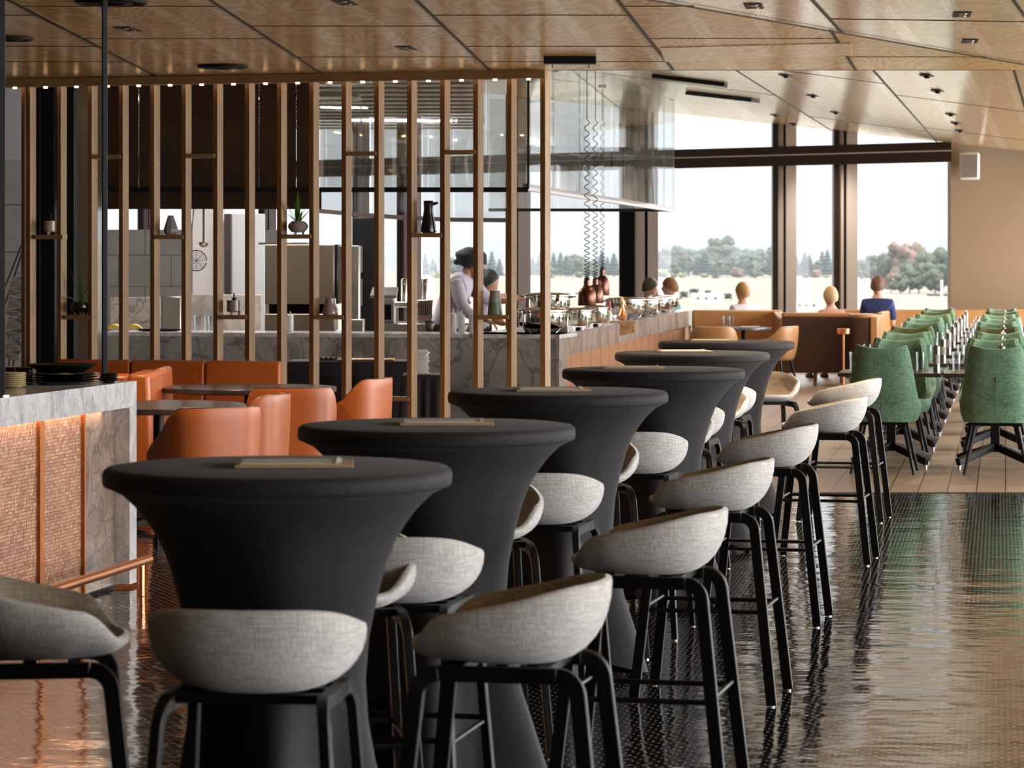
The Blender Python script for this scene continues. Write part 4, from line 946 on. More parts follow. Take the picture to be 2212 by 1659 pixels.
# ---- chafing pots -------------------------------------------------------
def make_pot():
    r = thing('chafing_dish', 'p', 'chafing dish')
    mb = MB(); mb.lathe([(.10, .045), (.16, .05), (.205, .075), (.215, .11), (.215, .185), (.222, .19), (.215, .20)], n=36); mb.build('pan', M['chrome'], r, ang=50)
    mb = MB(); mb.lathe([(.222, .196), (.222, .206), (.19, .222), (.10, .232), (.02, .234)], n=36); l = mb.build('lid', M['chrome'], r, ang=50)
    mb = MB(); mb.tube([(.205, -.02, .185), (.25, -.02, .192), (.27, 0, .192), (.25, .02, .192), (.205, .02, .185)], .008, 8); mb.build('handle', M['chrome'], r)
    mb = MB(); mb.tube([(-.205, -.02, .185), (-.25, -.02, .192), (-.27, 0, .192), (-.25, .02, .192), (-.205, .02, .185)], .008, 8); mb.build('handle', M['chrome'], r)
    for k in range(4):
        a = k * PI / 2 + PI / 4; mb = MB(); mb.tube([(.15 * math.cos(a), .15 * math.sin(a), 0), (.22 * math.cos(a), .22 * math.sin(a), .05), (.228 * math.cos(a), .228 * math.sin(a), .17)], .006, 6); mb.build('stand_leg', M['chrome'], r)
    mb = MB(); mb.lathe([(.05, 0), (.05, .03), (.02, .035)], n=14); mb.build('burner', M['black'], r)
    return r
r = thing('counter_riser', 'low dark riser under the stacked front dishes at the counter corner', 'riser', (PX(1180, 27.9), 27.95, .935)); mb = MB(); mb.box((0, 0, .07), (.40, .26, .135)); mb.build('riser', M['steel'], r, bevel=.004)
k0 = make_pot()
potl = [(1172, 27.35, .935, 1.05, 'wide round steel chafing dish in front, at the corner of the counter'), (1182, 28.0, 1.075, 1.0, 'steel chafing dish raised on the riser behind the corner one'),
        (1250, 28.6, .935, .62, 'small deep steel pot on the buffet counter under the nearest heat lamp'), (1287, 30.2, .935, .60, 'second small deep steel pot, just beyond the nearest heat lamp'),
        (1352, 34.2, .935, 1.1, 'large steel chafing dish beyond the gap in the counter'), (1388, 36.0, .935, 1.0, 'second steel chafing dish beyond the gap in the counter'),
        (1412, 37.4, .935, .95, 'third steel chafing dish beyond the gap in the counter'), (1432, 38.9, .935, .95, 'last steel chafing dish, nearest the far windows')]
for i, (px, d, z, s, lab) in enumerate(potl):
    o = k0 if i == 0 else dup(k0); o.location = (PX(px, d), d, z); o.scale = (s, s, s if s > .7 else .95); o.rotation_euler = (0, 0, random.uniform(-.3, .3)); o['label'] = lab; o['group'] = 'steel chafing dishes on the buffet'
# copper ornament
r = thing('copper_pot', 'small copper pot with a knob lid before the large far chafing dish', 'pot', (PX(1342, 33.9), 33.6, .935)); mb = MB(); mb.lathe([(.02, 0), (.05, .01), (.06, .05), (.04, .09), (.02, .16), (.028, .2), (.006, .26)], n=20); mb.build('body', M['copper'], r)
# heat lamps with coiled cords
def lamp(px, d, ztop_px, zbot_px, label, w=.167, zc=3.4, turns=25):
    x = PX(px, d); z0 = PZ(zbot_px, d); z1 = PZ(ztop_px, d); h = z1 - z0
    r = thing('heat_lamp', label, 'lamp', (x, d, z0)); r['group'] = 'bronze heat lamps over the buffet'; R = w / 2
    mb = MB(); mb.lathe([(R * .97, 0), (R, .004), (R, h * .32), (R * .95, h * .5), (R * .76, h * .66), (R * .45, h * .76), (R * .36, h * .77), (R * .36, h * .98), (R * .1, h)], n=32, cap=False); mb.build('lamp_shade', M['copper_dark'], r, ang=50)
    mb = MB(); mb.lathe([(.02, .03), (.035, .06), (.02, .10)], n=14); mb.build('bulb', M['white_ceramic'], r)
    pts = []; tot = min(zc, PZ(265, d)) - z1; n = turns * 14
    for k in range(n + 1):
        t = k / n; zz_ = h + tot * (t ** 1.75 if turns > 20 else t ** 1.4); a = 2 * PI * turns * t
        pts.append((.024 * math.cos(a), .024 * math.sin(a), zz_ + .0))
    pts = [(0, 0, h - .01)] + pts + [(0, 0, h + tot + .03), (0, 0, zc - z0)]; tot = zc - z0 - h
    mb = MB(); mb.tube(pts, .0042, 5); mb.build('coiled_cord', M['black'], r)
    mb = MB(); mb.lathe([(.05, h + tot + .02), (.05, h + tot + .05)], n=16); mb.build('ceiling_rose', M['black'], r)
LAMPS = 1
lamp(1268, 27.6, 604, 660, 'nearest bronze bell-shaped heat lamp, hanging lowest over the buffet', .168, 3.55)
lamp(1286, 31.0, 603, 655, 'middle bronze heat lamp, half hidden by the nearest one', .168, 3.6)
lamp(1301, 35.6, 582, 638, 'farthest bronze heat lamp, hanging a little higher', .168, 3.65)
# bottle on the far pass
r = thing('sauce_bottle', 'small white bottle with a red cap under the farthest heat lamp', 'bottle', (PX(1317, 33.2), 33.4, .80)); mb = MB(); mb.lathe([(.03, 0), (.03, .22), (.012, .26)], n=14); mb.build('bottle', M['white_ceramic'], r); mb = MB(); mb.lathe([(.03, .26), (.012, .36)], n=14); mb.build('cap', plain('red_plastic', (.30, .02, .015), .4), r)
# squeeze bottles
def sq(px, d, top, label):
    r = thing('squeeze_bottle', label, 'bottle', (PX(px, d), d, .9355)); r['group'] = 'white squeeze bottles on the kitchen counter'; h = PZ(top, d) - .9355
    mb = MB(); mb.lathe([(.028, 0), (.031, .006), (.031, h * .68), (.029, h * .72)], n=18); mb.build('bottle', M['bottle'], r); mb = MB(); mb.lathe([(.030, h * .72), (.030, h * .79), (.010, h * .82), (.003, h)], n=18); mb.build('nozzle_cap', M['white_ceramic'], r)
M['bottle'] = plain('milky_plastic', (.62, .60, .62), .35)
sq(979, 27.45, 666, 'leftmost of the three squeeze bottles in front of the chef'); sq(997, 27.5, 669, 'middle one of the three squeeze bottles in front of the chef'); sq(1020, 27.45, 667, 'rightmost of the three squeeze bottles in front of the chef, by a screen post'); sq(627, 28.0, 672, 'squeeze bottle standing alone before the brown oven')
# ---- ovens, steel equipment behind the counter --------------------------
M['ovensteel'] = metal('brown_lit_steel', (.30, .245, .19), .38, (1, 1, 14), .1)  # plain steel with the brown light on it mixed into the colour
def kbox(name, label, cat, px0, px1, y0, y1, d, th, mat, z0=None, parts=True):
    x0, x1, za, zb = PX(px0, d), PX(px1, d), PZ(y1, d) if z0 is None else z0, PZ(y0, d)
    r = thing(name, label, cat, ((x0 + x1) / 2, d, za)); mb = MB(); mb.box((0, th / 2, (zb - za) / 2), (x1 - x0, th, zb - za)); mb.build('cabinet', mat, r, bevel=.008); return r, x1 - x0, zb - za
r, w, h = kbox('work_bench', 'steel work bench behind the counter carrying the brown ovens', 'bench', 560, 800, 722, 722, 30.6, .8, M['steel'], .0)
r, w, h = kbox('combi_oven', 'upper big brown-lit steel combi oven left of the pink vase', 'oven', 572, 722, 528, 657, 30.5, .7, M['ovensteel'])
mb = MB(); mb.box((w / 2 + .02, .35, h / 2), (.03, .66, h)); mb.build('door', M['blackgloss'], r, bevel=.004); mb = MB(); mb.box((w / 2 + .09, .30, h / 2), (.08, .5, h * .96)); mb.build('open_door', M['steel'], r, bevel=.004)
mb = MB(); mb.box((-.18, .3, h + .01), (.5, .3, .02)); mb.build('top_plate', M['steel'], r)
r, w, h = kbox('combi_oven', 'lower brown-lit steel oven beneath the big one', 'oven', 572, 722, 678, 716, 30.5, .7, M['ovensteel'])
mb = MB(); 
for k in (-.3, .3): mb.box((k, .3, h + .05), (.05, .3, .10))
mb.build('stand', M['black'], r)
mb = MB(); mb.box((0, .45, h + .05), (w * .9, .1, .1)); mb.build('rear_pipe_cover', M['black'], r)
r, w, h = kbox('oven_cabinet', 'tall black oven tower with pale vertical handles right of the brown oven', 'oven', 762, 820, 470, 722, 33.5, .6, M['black'], 0)
for zz_ in (1.25, 1.62): mb = MB(); mb.box((-w / 2 + .10, -.03, zz_), (.025, .03, .30)); mb.build('handle', M['steel'], r)
r, w, h = kbox('steel_rack', 'bright steel side frame beside the brown oven', 'rack', 742, 776, 530, 654, 31.6, .3, M['steel'], 0)
r, w, h = kbox('control_unit', 'steel control unit with a small dark screen low beside the oven', 'control box', 738, 785, 690, 717, 29.6, .3, M['steel'], 0)
mb = MB(); mb.box((-.02, -.005, h / 2), (w * .6, .012, h * .7)); mb.build('screen', M['blackgloss'], r)
r, w, h = kbox('steel_bench', 'steel bench top behind the counter left of the chef', 'bench', 815, 935, 699, 722, 29.8, 1.2, M['steel'], .0)
r, w, h = kbox('slicer', 'white and steel slicer machine standing on the bench', 'machine', 812, 850, 632, 699, 30.1, .35, M['greyplain'], PZ(699, 29.8) + .002)
mb = MB(); mb.box((.0, -.1, h), (.26, .5, .03), 0, .15); mb.build('tray', M['steel'], r); mb = MB(); mb.box((.02, -.01, h * .35), (w * .5, .02, h * .5)); mb.build('panel', M['black'], r)
r, w, h = kbox('toaster', 'polished conveyor toaster close behind the chef', 'toaster', 902, 936, 648, 694, 29.9, .4, M['chrome'], PZ(699, 29.9))
mb = MB()
for k in range(7): mb.box((-w / 2 + w * (k + .5) / 7, -.005, h * .6), (.008, .012, h * .5))
mb.build('grille', M['black'], r)
for q, (a, b, y0) in enumerate(((866, 882, 604), (884, 890, 608), (910, 928, 604))):
    d = 30.8; z = PZ(652, d); x = PX((a + b) / 2, d); r = thing('steel_canister', ['tall steel canister left of the black jug', 'steel canister half hidden by the screen post under the black jug', 'tall steel canister right behind the chef'][q], 'canister', (x, d, z)); r['group'] = 'steel canisters on the raised shelf'
    mb = MB(); mb.lathe([(.04, 0), (.04, PZ(y0, d) - z), (.036, PZ(y0, d) - z + .01)], n=20); mb.build('body', M['chrome'], r)
r, w, h = kbox('steel_shelf', 'raised steel shelf carrying the canisters', 'shelf', 852, 934, 652, 664, 30.7, .3, M['steel']); mb = MB()
for sx in (-1, 1): mb.box((sx * w * .45, .15, -.12), (.03, .03, .25))
mb.build('shelf_leg', M['steel'], r)
# left side: splash-backs, hanging ladle and strainer, plates
r, w, h = kbox('splash_panel', 'marble splash panel at the left of the kitchen', 'panel', 236, 346, 642, 722, 33.0, .06, M['marble'], .0)
r, w, h = kbox('steel_cabinet', 'polished steel cabinet standing at the left of the kitchen', 'cabinet', 349, 390, 640, 722, 32.2, .5, M['steel'], 0)
r, w, h = kbox('splash_panel', 'stained steel splash panel behind the glasses', 'panel', 390, 566, 636, 722, 33.4, .06, marble('stained_panel', (.50, .46, .43), (.24, .20, .17), (.34, .30, .27), .5, (1, 1, 1), .3), .0)
r, w, h = kbox('partition', 'plain pale partition behind the strainer and ladle', 'partition', 415, 484, 452, 722, 34.6, .1, M['greyplain'], 0)
r, w, h = kbox('partition', 'dark narrow partition at the left of the pale steel panel', 'partition', 484, 500, 462, 722, 34.4, .1, M['darkbrown'], 0)
r, w, h = kbox('splash_panel', 'steel panel left of the brown oven, mirrored windows painted in as pale colour', 'panel', 500, 572, 462, 632, 34.6, .05, plain('steel_painted_reflection', (.60, .62, .66), .15), 0)  # reflected window brightness is put into the base colour
d = 29.3; r = thing('ladle', 'steel ladle hanging below the dark hood', 'ladle', (PX(440, d), d, PZ(527, d)))
mb = MB(); mb.tube([(0, 0, .01), (.0, 0, 2.135 - PZ(527, d))], .011, 8); mb.build('handle', M['darkbrown'], r)
mb = MB(); mb.lathe([(.004, -.035), (.03, -.028), (.046, -.005), (.049, .018), (.045, .018), (.02, .0)], n=24); mb.build('bowl', M['chrome'], r)
d = 29.2; r = thing('wire_strainer', 'round black wire strainer hanging beside the ladle', 'strainer', (PX(424, d), d, PZ(563, d)), 0)
mb = MB()
for rr, th_ in ((.10, .006), (.078, .0025), (.056, .0025), (.034, .0025), (.015, .0025)): mb.tube([(rr * math.cos(2 * PI * j / 32), .02 * (1 - rr / .1) , rr * math.sin(2 * PI * j / 32)) for j in range(32)], th_, 6, True)
for k in range(4): a = k * PI / 4; mb.tube([(-.1 * math.cos(a), 0, -.1 * math.sin(a)), (0, .02, 0), (.1 * math.cos(a), 0, .1 * math.sin(a))], .002, 5)
mb.build('wire_basket', M['black'], r); mb = MB(); mb.tube([(-.07, 0, .07), (-.03, .07, 2.135 - PZ(563, d))], .006, 6); mb.build('handle', M['black'], r)
r = thing('serving_tray', 'shallow black oval tray on the kitchen counter, before the steel cabinet', 'tray', (PX(344, 28.3), 28.3, .9355)); mb = MB(); mb.lathe([(.15, 0), (.2, .008), (.225, .022), (.215, .022), (.15, .010)], n=36, sy=.7); mb.build('tray', M['blackgloss'], r)
lem = plain('lemon_yellow', (.62, .46, .03), .45)
for q, (px, lab) in enumerate(((247, 'bunch of yellow bananas at the far left of the kitchen counter'), (291, 'smaller bunch of yellow bananas beside the black tray'))):
    d = 28.25; r = thing('banana_bunch', lab, 'fruit', (PX(px, d), d, .9355)); 
    for k in range(4 - q):
        mb = MB(); pts = [(-.075 + .15 * t, .012 * k - .02, .02 + .03 * math.sin(PI * t) + .006 * (k % 2)) for t in [i / 8 for i in range(9)]]; mb.tube(pts, [.004, .012, .015, .016, .016, .016, .015, .011, .004], 8); mb.build('banana', lem, r)
for q, (px, d) in enumerate(((425, 28.3), (447, 28.5), (455, 28.2))):
    o = dup(tu0, (PX(px, d), d, .9355), 0, ['tumbler left of the others on the kitchen counter', 'tumbler at the back of the pair below the ladle', 'tumbler at the front of the pair below the ladle'][q], 'tumblers on the kitchen counter'); o['category'] = 'glass'
r = thing('hanging_rail', 'thin black rail the ladle and strainer hang from', 'rail', (PX(430, 29.27), 29.27, 2.14)); mb = MB(); mb.tube([(-.35, 0, 0), (.35, 0, 0)], .008, 8)
for s in (-.3, .3): mb.tube([(s, 0, 0), (s, 0, 1.79)], .004, 6)
mb.build('rail', M['black'], r)
# black clothed side tables, napkins
def cloth_table(px0, px1, ytop, d, label, th=.6, flare=.05):
    x0, x1, z = PX(px0, d), PX(px1, d), PZ(ytop, d); r = thing('clothed_table', label, 'table', ((x0 + x1) / 2, d + th / 2, 0)); w = (x1 - x0) / 2; n = 96; R = []
    for z_, f in ((z, .0), (z - .004, .004), (z - .03, .010), (z * .6, .02), (z * .25, .035), (.01, .05)):
        ring = []
        for j in range(n):
            t = 2 * PI * j / n; c, s = math.cos(t), math.sin(t); k = 1 / max(abs(c), abs(s)); fo = f * (1 + .6 * math.sin(j * 1.05) * (1 if z_ < z * .9 else 0))
            ring.append((max(-1, min(1, c * k)) * (w + fo) , max(-1, min(1, s * k)) * (th / 2 + fo), z_))
        R.append(ring)
    mb = MB(); mb.rings(R[::-1], False, True); mb.build('tablecloth', M['cover'], r, ang=60); return r, z
_, zt = cloth_table(622, 905, 781, 25.4, 'long table under a black cloth below the marble counter, trays on it')
_, zt2 = cloth_table(868, 962, 811, 24.3, 'lower black-clothed table holding the stack of white napkins')
for k in range(12):
    r = tag(MB().box((0, 0, .006), (.16, .16, .011), random.uniform(-.12, .12)).build('napkin', M['paper_white'] if 'paper_white' in M else M['white_ceramic'], None, bevel=.003), 'folded white napkin in the tall stack, ' + ['at the bottom', 'second up', 'third up', 'fourth up', 'fifth up', 'sixth up', 'seventh up', 'eighth up', 'ninth up', 'third from the top', 'second from the top', 'on top'][k], 'napkin', 'stacked white napkins')
    r.location = (PX(904 + random.uniform(-2, 2), 24.6), 24.6, zt2 + .001 + k * .0165)
    r.scale = (1, 1, 1.45)
for k in range(4):
    r = thing('cutlery_roll', ['dark folded cutlery roll, leftmost on the black-clothed table', 'dark cutlery roll, second from the left on the black-clothed table', 'dark cutlery roll, third from the left on the black-clothed table', 'dark cutlery roll, rightmost on the black-clothed table'][k], 'napkin', (PX(698 + k * 11, 25.6), 25.6, zt + .001)); r['group'] = 'cutlery rolls'
    mb = MB(); mb.tube([(-.015, -.05, .016), (.015, .05, .016)], .016, 10); mb.build('roll', M['darkbrown'], r)
r = thing('serving_tray', 'flat gold-rimmed tray on the black-clothed table', 'tray', (PX(790, 25.6), 25.65, zt + .001)); mb = MB(); mb.box((0, 0, .008), (.5, .3, .015)); mb.build('tray', M['brass'], r, bevel=.004)

# ================================================================= COPPER BAR (left)
BA = math.atan2(-.982, -.188)                # along the front, towards the camera
bar = thing('bar_counter', 'copper-panelled bar with a pale marble top at the left', 'bar', (0, 0, 0))
u_, v_ = Vector((-.188, -.982)).normalized(), Vector((-.982, .188)).normalized(); B0 = Vector((-1.848, 14.7))
def bp(u, v): p = B0 + u_ * u + v_ * v; return (p.x, p.y)
def bbox(u0, u1, v0, v1, z0, z1): mb = MB(); mb.prism([bp(u0, v0), bp(u0, v1), bp(u1, v1), bp(u1, v0)], z0, z1); return mb
hm_ = NM('hammered_copper'); co = hm_.coord((1, 1, 1), (0, 0, -BA)); br = hm_.n('ShaderNodeTexBrick'); br.inputs['Scale'].default_value = 1; br.inputs['Brick Width'].default_value = .032; br.inputs['Row Height'].default_value = .016; br.inputs['Mortar Size'].default_value = .0012; br.inputs['Mortar Smooth'].default_value = .8; br.inputs['Bias'].default_value = 0
br.inputs['Color1'].default_value = (.42, .215, .13, 1); br.inputs['Color2'].default_value = (.66, .38, .25, 1); br.inputs['Mortar'].default_value = (.25, .12, .07, 1)
m2_ = hm_.n('ShaderNodeMapping'); m2_.inputs['Rotation'].default_value = (PI / 2, 0, 0); hm_.l(co, m2_.inputs[0]); hm_.l(m2_.outputs[0], br.inputs['Vector'])
hm_.set(hm_.mix(.5, br.outputs['Color'], hm_.ramp(hm_.noise(hm_.coord(), 5, 4), [(.3, (.75, .75, .75)), (.7, (1.15, 1.15, 1.15))]), 'MULTIPLY'), .42, .75); hm_.bump(hm_.math('ADD', br.outputs['Fac'], hm_.math('MULTIPLY', hm_.noise(hm_.coord((1, 1, .5)), 60, 1), -1.5)), .7, .004)
M['orange_strip'] = metal('copper_edge_strip', (.62, .23, .07), .32)
bbox(0, 6, 0, .9, .975, 1.01).build('worktop', M['marble_light'], bar, smooth=False)
bbox(0.11, 6, 0, .04, .885, .975).build('fascia', M['marble_light'], bar, smooth=False)
bbox(0, .11, 0, .9, 0.02, .975).build('end_panel', M['marble_light'], bar, smooth=False)
bbox(.11, .60, .075, .12, .02, .885).build('recessed_panel', marble('rosy_marble', (.48, .37, .31), (.28, .19, .15), (.12, .09, .08), 1.6), bar, smooth=False)
us = [.62, 1.168, 1.23, 1.83, 1.89, 2.5, 2.56, 3.2, 3.26, 3.9, 3.96, 4.6, 4.66, 5.3]
for a, b in zip(us[0::2], us[1::2]): bbox(a, b, .07, .12, .03, .885).build('copper_panel', hm_.mat, bar, smooth=False)
for a, b in zip([.60] + us[1::2], us[0::2]): bbox(a, b, .055, .12, .02, .885).build('copper_strip', M['orange_strip'], bar, smooth=False)
bbox(.0, 6, .11, .88, 0.0, .975).build('carcass', M['black'], bar, smooth=False)
l = bpy.data.lights.new('bar_led_strip', 'AREA'); l.shape = 'RECTANGLE'; l.size = 5.2; l.size_y = .02; l.energy = 4; l.color = (1, .55, .28)
o = bpy.data.objects.new('bar_led_strip', l); C.objects.link(o); p = bp(2.9, .055); o.location = (p[0], p[1], .880); o.rotation_euler = (0, 0, BA)
r = thing('foot_rail', 'round copper foot rail running along the bottom of the bar', 'rail', (0, 0, 0))
mb = MB(); a, b = bp(.30, -.16), bp(5.6, -.16); mb.tube([(a[0], a[1], .165), (b[0], b[1], .165)], .022, 14); mb.build('rail', M['copper'], r)
for u in (.42, 1.9, 3.4, 4.9): mb = MB(); a = bp(u, -.16); mb.tube([(a[0], a[1], 0.002), (a[0], a[1], .16)], .017, 12); mb.build('post', M['copper'], r)
# gantry posts
r = thing('gantry_post', 'slim black steel post rising from the bar to the ceiling, left of the sofa', 'post', (PX(226, 14.75), 14.75, 1.0101)); mb = MB(); mb.box((0, 0, 1.0), (.024, .030, 1.99), math.radians(20)); mb.build('post', M['black'], r, smooth=False, bevel=.002); mb = MB(); mb.lathe([(.04, 0), (.04, .012), (.02, .02)], n=20); mb.build('base_plate', M['black'], r)
r = thing('gantry_post', 'black steel post at the very left edge of the picture, standing on the bar', 'post', (PX(4, 12.95), 12.95, 1.0101)); mb = MB(); mb.box((0, 0, 1.0), (.026, .03, 1.99), math.radians(20)); mb.build('post', M['black'], r, smooth=False, bevel=.002); mb = MB(); mb.lathe([(.035, 0), (.035, .01)], n=20); mb.build('base_plate', M['steel'], r)
# plates
def stack(px, d, n, rad, mat, mname, pos, dz, prof, grp):
    first = None
    for k in range(n):
        if first is None:
            mb = MB(); mb.lathe([(q[0] * rad, q[1]) for q in prof], n=40, cap=False); first = o = mb.build('plate', mat, None, ang=50)
        else: o = first.copy(); C.objects.link(o)
        o.location = (PX(px, d), d, 1.0105 + k * dz); tag(o, mname + pos + (', topmost' if k == n - 1 else ', lowest' if k == 0 else ', %s from below' % ['', 'second', 'third', 'fourth', 'fifth', 'sixth', 'seventh', 'eighth'][k]), 'plate', grp)
pp = [(0.001, 0), (.55, 0), (.62, .004), (.97, .011), (1, .014), (.97, .0155), (.6, .008), (0.001, .006)]
stack(132, 14.35, 4, .185, M['blackgloss'], 'large black plate', ' in the wide stack on the bar', .012, pp, 'large black plates on the bar')
o = MB().lathe([(0.001, 0), (.10, 0), (.165, .034), (.172, .04), (.165, .041), (.10, .012), (0.001, .01)], n=44, cap=False).build('platter', M['black'], None, ang=50); o.location = (PX(135, 14.35), 14.35, 1.0105 + .055); tag(o, 'matt black flared platter resting upturned on the large black plates', 'platter')
stack(235, 14.45, 4, .045, M['blackgloss'], 'small black saucer', ' in the little stack by the steel post', .010, pp, 'small black saucers on the bar')
M['bamboo'] = wood('bamboo', (.40, .29, .14), (.58, .45, .25), 2, 'X', .5)
stack(28, 13.9, 7, .062, M['bamboo'], 'pale bamboo plate', ' in the stack at the left end of the bar', .0095, pp, 'bamboo plates on the bar')
r = thing('black_box', 'low black box file with steel clips, behind the plates on the bar', 'box', (PX(70, 15.0), 15.0, 1.01)); r.location.z = 1.0105; r.location.y = 14.6 + .0; mb = MB(); mb.box((0, 0, .035), (.15, .10, .07)); mb.build('box', M['black'], r, bevel=.003); mb = MB(); mb.box((-.01, -.052, .04), (.006, .004, .06)); mb.box((.065, -.052, .045), (.02, .004, .03)); mb.build('clip', M['steel'], r)
# ladder shelf with newspapers at the far left
d = 24.2; r = thing('magazine_rack', 'leaning ladder-shaped steel rack of newspapers before the concrete wall', 'rack', (PX(20, d), d, 0))
def lp(px, py, dy=0): return (PX(px, d) - PX(20, d), dy, PZ(py, d))
for (p0, p1) in (((46, 530), (-20, 700)), ((52, 532), (-10, 720)), ((52, 660), (28, 790)), ((46, 655), (18, 790))): mb = MB(); mb.bar([lp(*p0), lp(*p1)], .012, .02, (0, 1, 0)); mb.build('rail', M['steel'], r)
mb = MB()
for py, a, b in ((540, 48, 58), (556, 44, 58), (572, 40, 58), (590, 34, 58), (712, 16, 34), (728, 14, 34), (745, 10, 32), (762, 8, 30)): mb.tube([lp(a, py), lp(b, py)], .003, 6)
mb.build('rung', M['steel'], r)
npm = NM('newsprint'); co = npm.coord((1, 1, 1)); nn = npm.noise(npm.coord((10, 10, 90)), 1.2, 2); npm.set(npm.ramp(nn, [(.40, (.10, .095, .09)), (.52, (.46, .43, .40))]), .8)
for q, (a, b, y0, y1) in enumerate(((20, 56, 598, 640), (14, 52, 644, 684), (12, 48, 688, 730), (10, 44, 734, 776))):
    x0, x1 = PX(a, 24.0), PX(b, 24.0); z0, z1 = PZ(y1, 24.0), PZ(y0, 24.0)
    o = MB().box((0, 0, 0), (x1 - x0, .015, z1 - z0), 0, -.25, .22).build('newspaper', npm.mat, None, smooth=False); o.location = ((x0 + x1) / 2, 24.05, (z0 + z1) / 2); tag(o, 'dark printed newspaper on the ladder rack, ' + ['topmost', 'second from the top', 'third from the top', 'lowest'][q], 'newspaper', 'newspapers on the ladder rack')

# ================================================================= CEILING FITTINGS
def cfit(px, py, pl): x, y = hit(px, py, pl); return x, y, zpl(pl, x, y)
def make_twin():
    r = thing('ceiling_spotlight', 's', 'ceiling light'); mb = MB(); mb.box((0, 0, -.002), (.10, .34, .006)); mb.build('frame', M['black'], r)
    for s in (-1, 1): mb = MB(); mb.lathe([(.022, -.012), (.028, -.004)], (0, s * .08, 0), 14); mb.build('lamp_head', M['steel'], r)
    return r
tw0 = make_twin(); fl = True
fits = [(277, 62, PA, 'twin recessed spotlight in the left of the wood ceiling, beside the black post'), (878, 103, PA, 'twin recessed spotlight in the wood ceiling above the middle of the screen'), (745, 4, PA, 'twin spotlight at the top edge of the picture, left of centre'),
        (1628, 12, PB, 'twin spotlight at the top edge, right of centre'), (2078, 30, PB, 'recessed spotlight nearest the top right corner'), (2095, 88, PB, 'recessed spotlight below the one in the top right corner')]
for px, py, pl, lab in fits:
    o = tw0 if fl else dup(tw0); fl = False; o.location = cfit(px, py, pl); o['label'] = lab; o['group'] = 'recessed spotlights in the near ceiling'; o.rotation_euler = (0, 0, -.12)
def make_spot():
    r = thing('ceiling_downlight', 's', 'ceiling light'); mb = MB(); mb.box((0, 0, -.003), (.11, .30, .008)); mb.build('frame', M['black'], r); mb = MB(); mb.lathe([(.022, -.028), (.032, -.006)], n=14); mb.build('lamp_head', M['black'], r); return r
sp0 = make_spot(); fl = True
for k, (px, py) in enumerate([(1698, 162), (1757, 206), (1806, 242), (2003, 162), (2026, 195), (2055, 246), (2066, 265), (2075, 281), (1676, 248), (1715, 267)]):
    o = sp0 if fl else dup(sp0); fl = False; o.location = cfit(px, py, PC); col = 'row of the left panel' if k < 3 else 'row of the right panel' if k < 8 else 'pair close to the window tops'
    o['label'] = '%s spotlight of the %s on the far sloping ceiling' % (['nearest', 'second', 'third', 'nearest', 'second', 'third', 'fourth', 'fifth', 'left', 'right'][k], col); o['group'] = 'spotlights in the far ceiling'; o.rotation_euler = (0, 0, -.25)
for q, (px, py, rad, lab) in enumerate(((481, 141, .185, 'round black ceiling air vent over the screen, right of the black post'), (18, 80, .16, 'round black ceiling vent at the far left'), (240, 1, .2, 'round black ceiling vent cut by the top edge beside the post'))):
    r = thing('ceiling_vent', lab, 'vent', cfit(px, py, PA)); mb = MB(); mb.lathe([(rad, -.006), (rad * .96, -.02), (rad * .8, -.012), (rad * .75, -.006)], n=40); mb.build('ring', M['black'], r); mb = MB()
    for k in range(3): mb.lathe([(rad * (.62 - .18 * k), -.014), (rad * (.56 - .18 * k), -.022)], n=32, cap=True)
    mb.build('diffuser', M['black'], r)
for q, (a, b, lab) in enumerate((((1412, 161), (1568, 180), 'long narrow slot light nearest, in the far ceiling right of the hood'), ((1490, 198), (1632, 214), 'second long narrow slot light below the first one in the far ceiling'))):
    p0, p1 = Vector(cfit(*a, PC)), Vector(cfit(*b, PC)); mid = (p0 + p1) / 2; dd = p1 - p0; r = thing('slot_light', lab, 'ceiling light', mid)
    mb = MB(); sdir = Vector((-dd.y, dd.x, 0)).normalized(); mb.bar([-dd / 2 + Vector((0, 0, -.02)), dd / 2 + Vector((0, 0, -.02))], .04, .28, sdir); mb.build('housing', M['black'], r, smooth=False)
r = thing('ceiling_box', 'black rectangular ceiling-hung box at the right end of the screen header', 'ceiling box', (PX(1231, 20.6), 20.6, PZ(128, 20.6)))
mb = MB(); mb.box((0, 0, 0), (.36, .12, .066)); mb.build('box', M['black'], r, bevel=.003); mb = MB()
for s in (-.12, .13): mb.box((s, 0, -.045), (.008, .02, .03))
mb.build('hanger', M['steel'], r); mb = MB(); mb.box((0, .0, .04), (.3, .06, .03)); mb.build('mount', M['black'], r)

def spot_in(o, energy, size=120, col=(1, .80, .58)):
    l = bpy.data.lights.new('spotlight', 'SPOT'); l.energy = energy; l.spot_size = math.radians(size); l.spot_blend = .8; l.color = col; l.shadow_soft_size = .05
    q = bpy.data.objects.new('spotlight', l); C.objects.link(q); q.parent = o; q.location = (0, 0, -.05)
for o in [o for o in C.objects if o.name.startswith('ceiling_spotlight')]: spot_in(o, 170)
for o in [o for o in C.objects if o.name.startswith('ceiling_downlight')]: spot_in(o, 120)

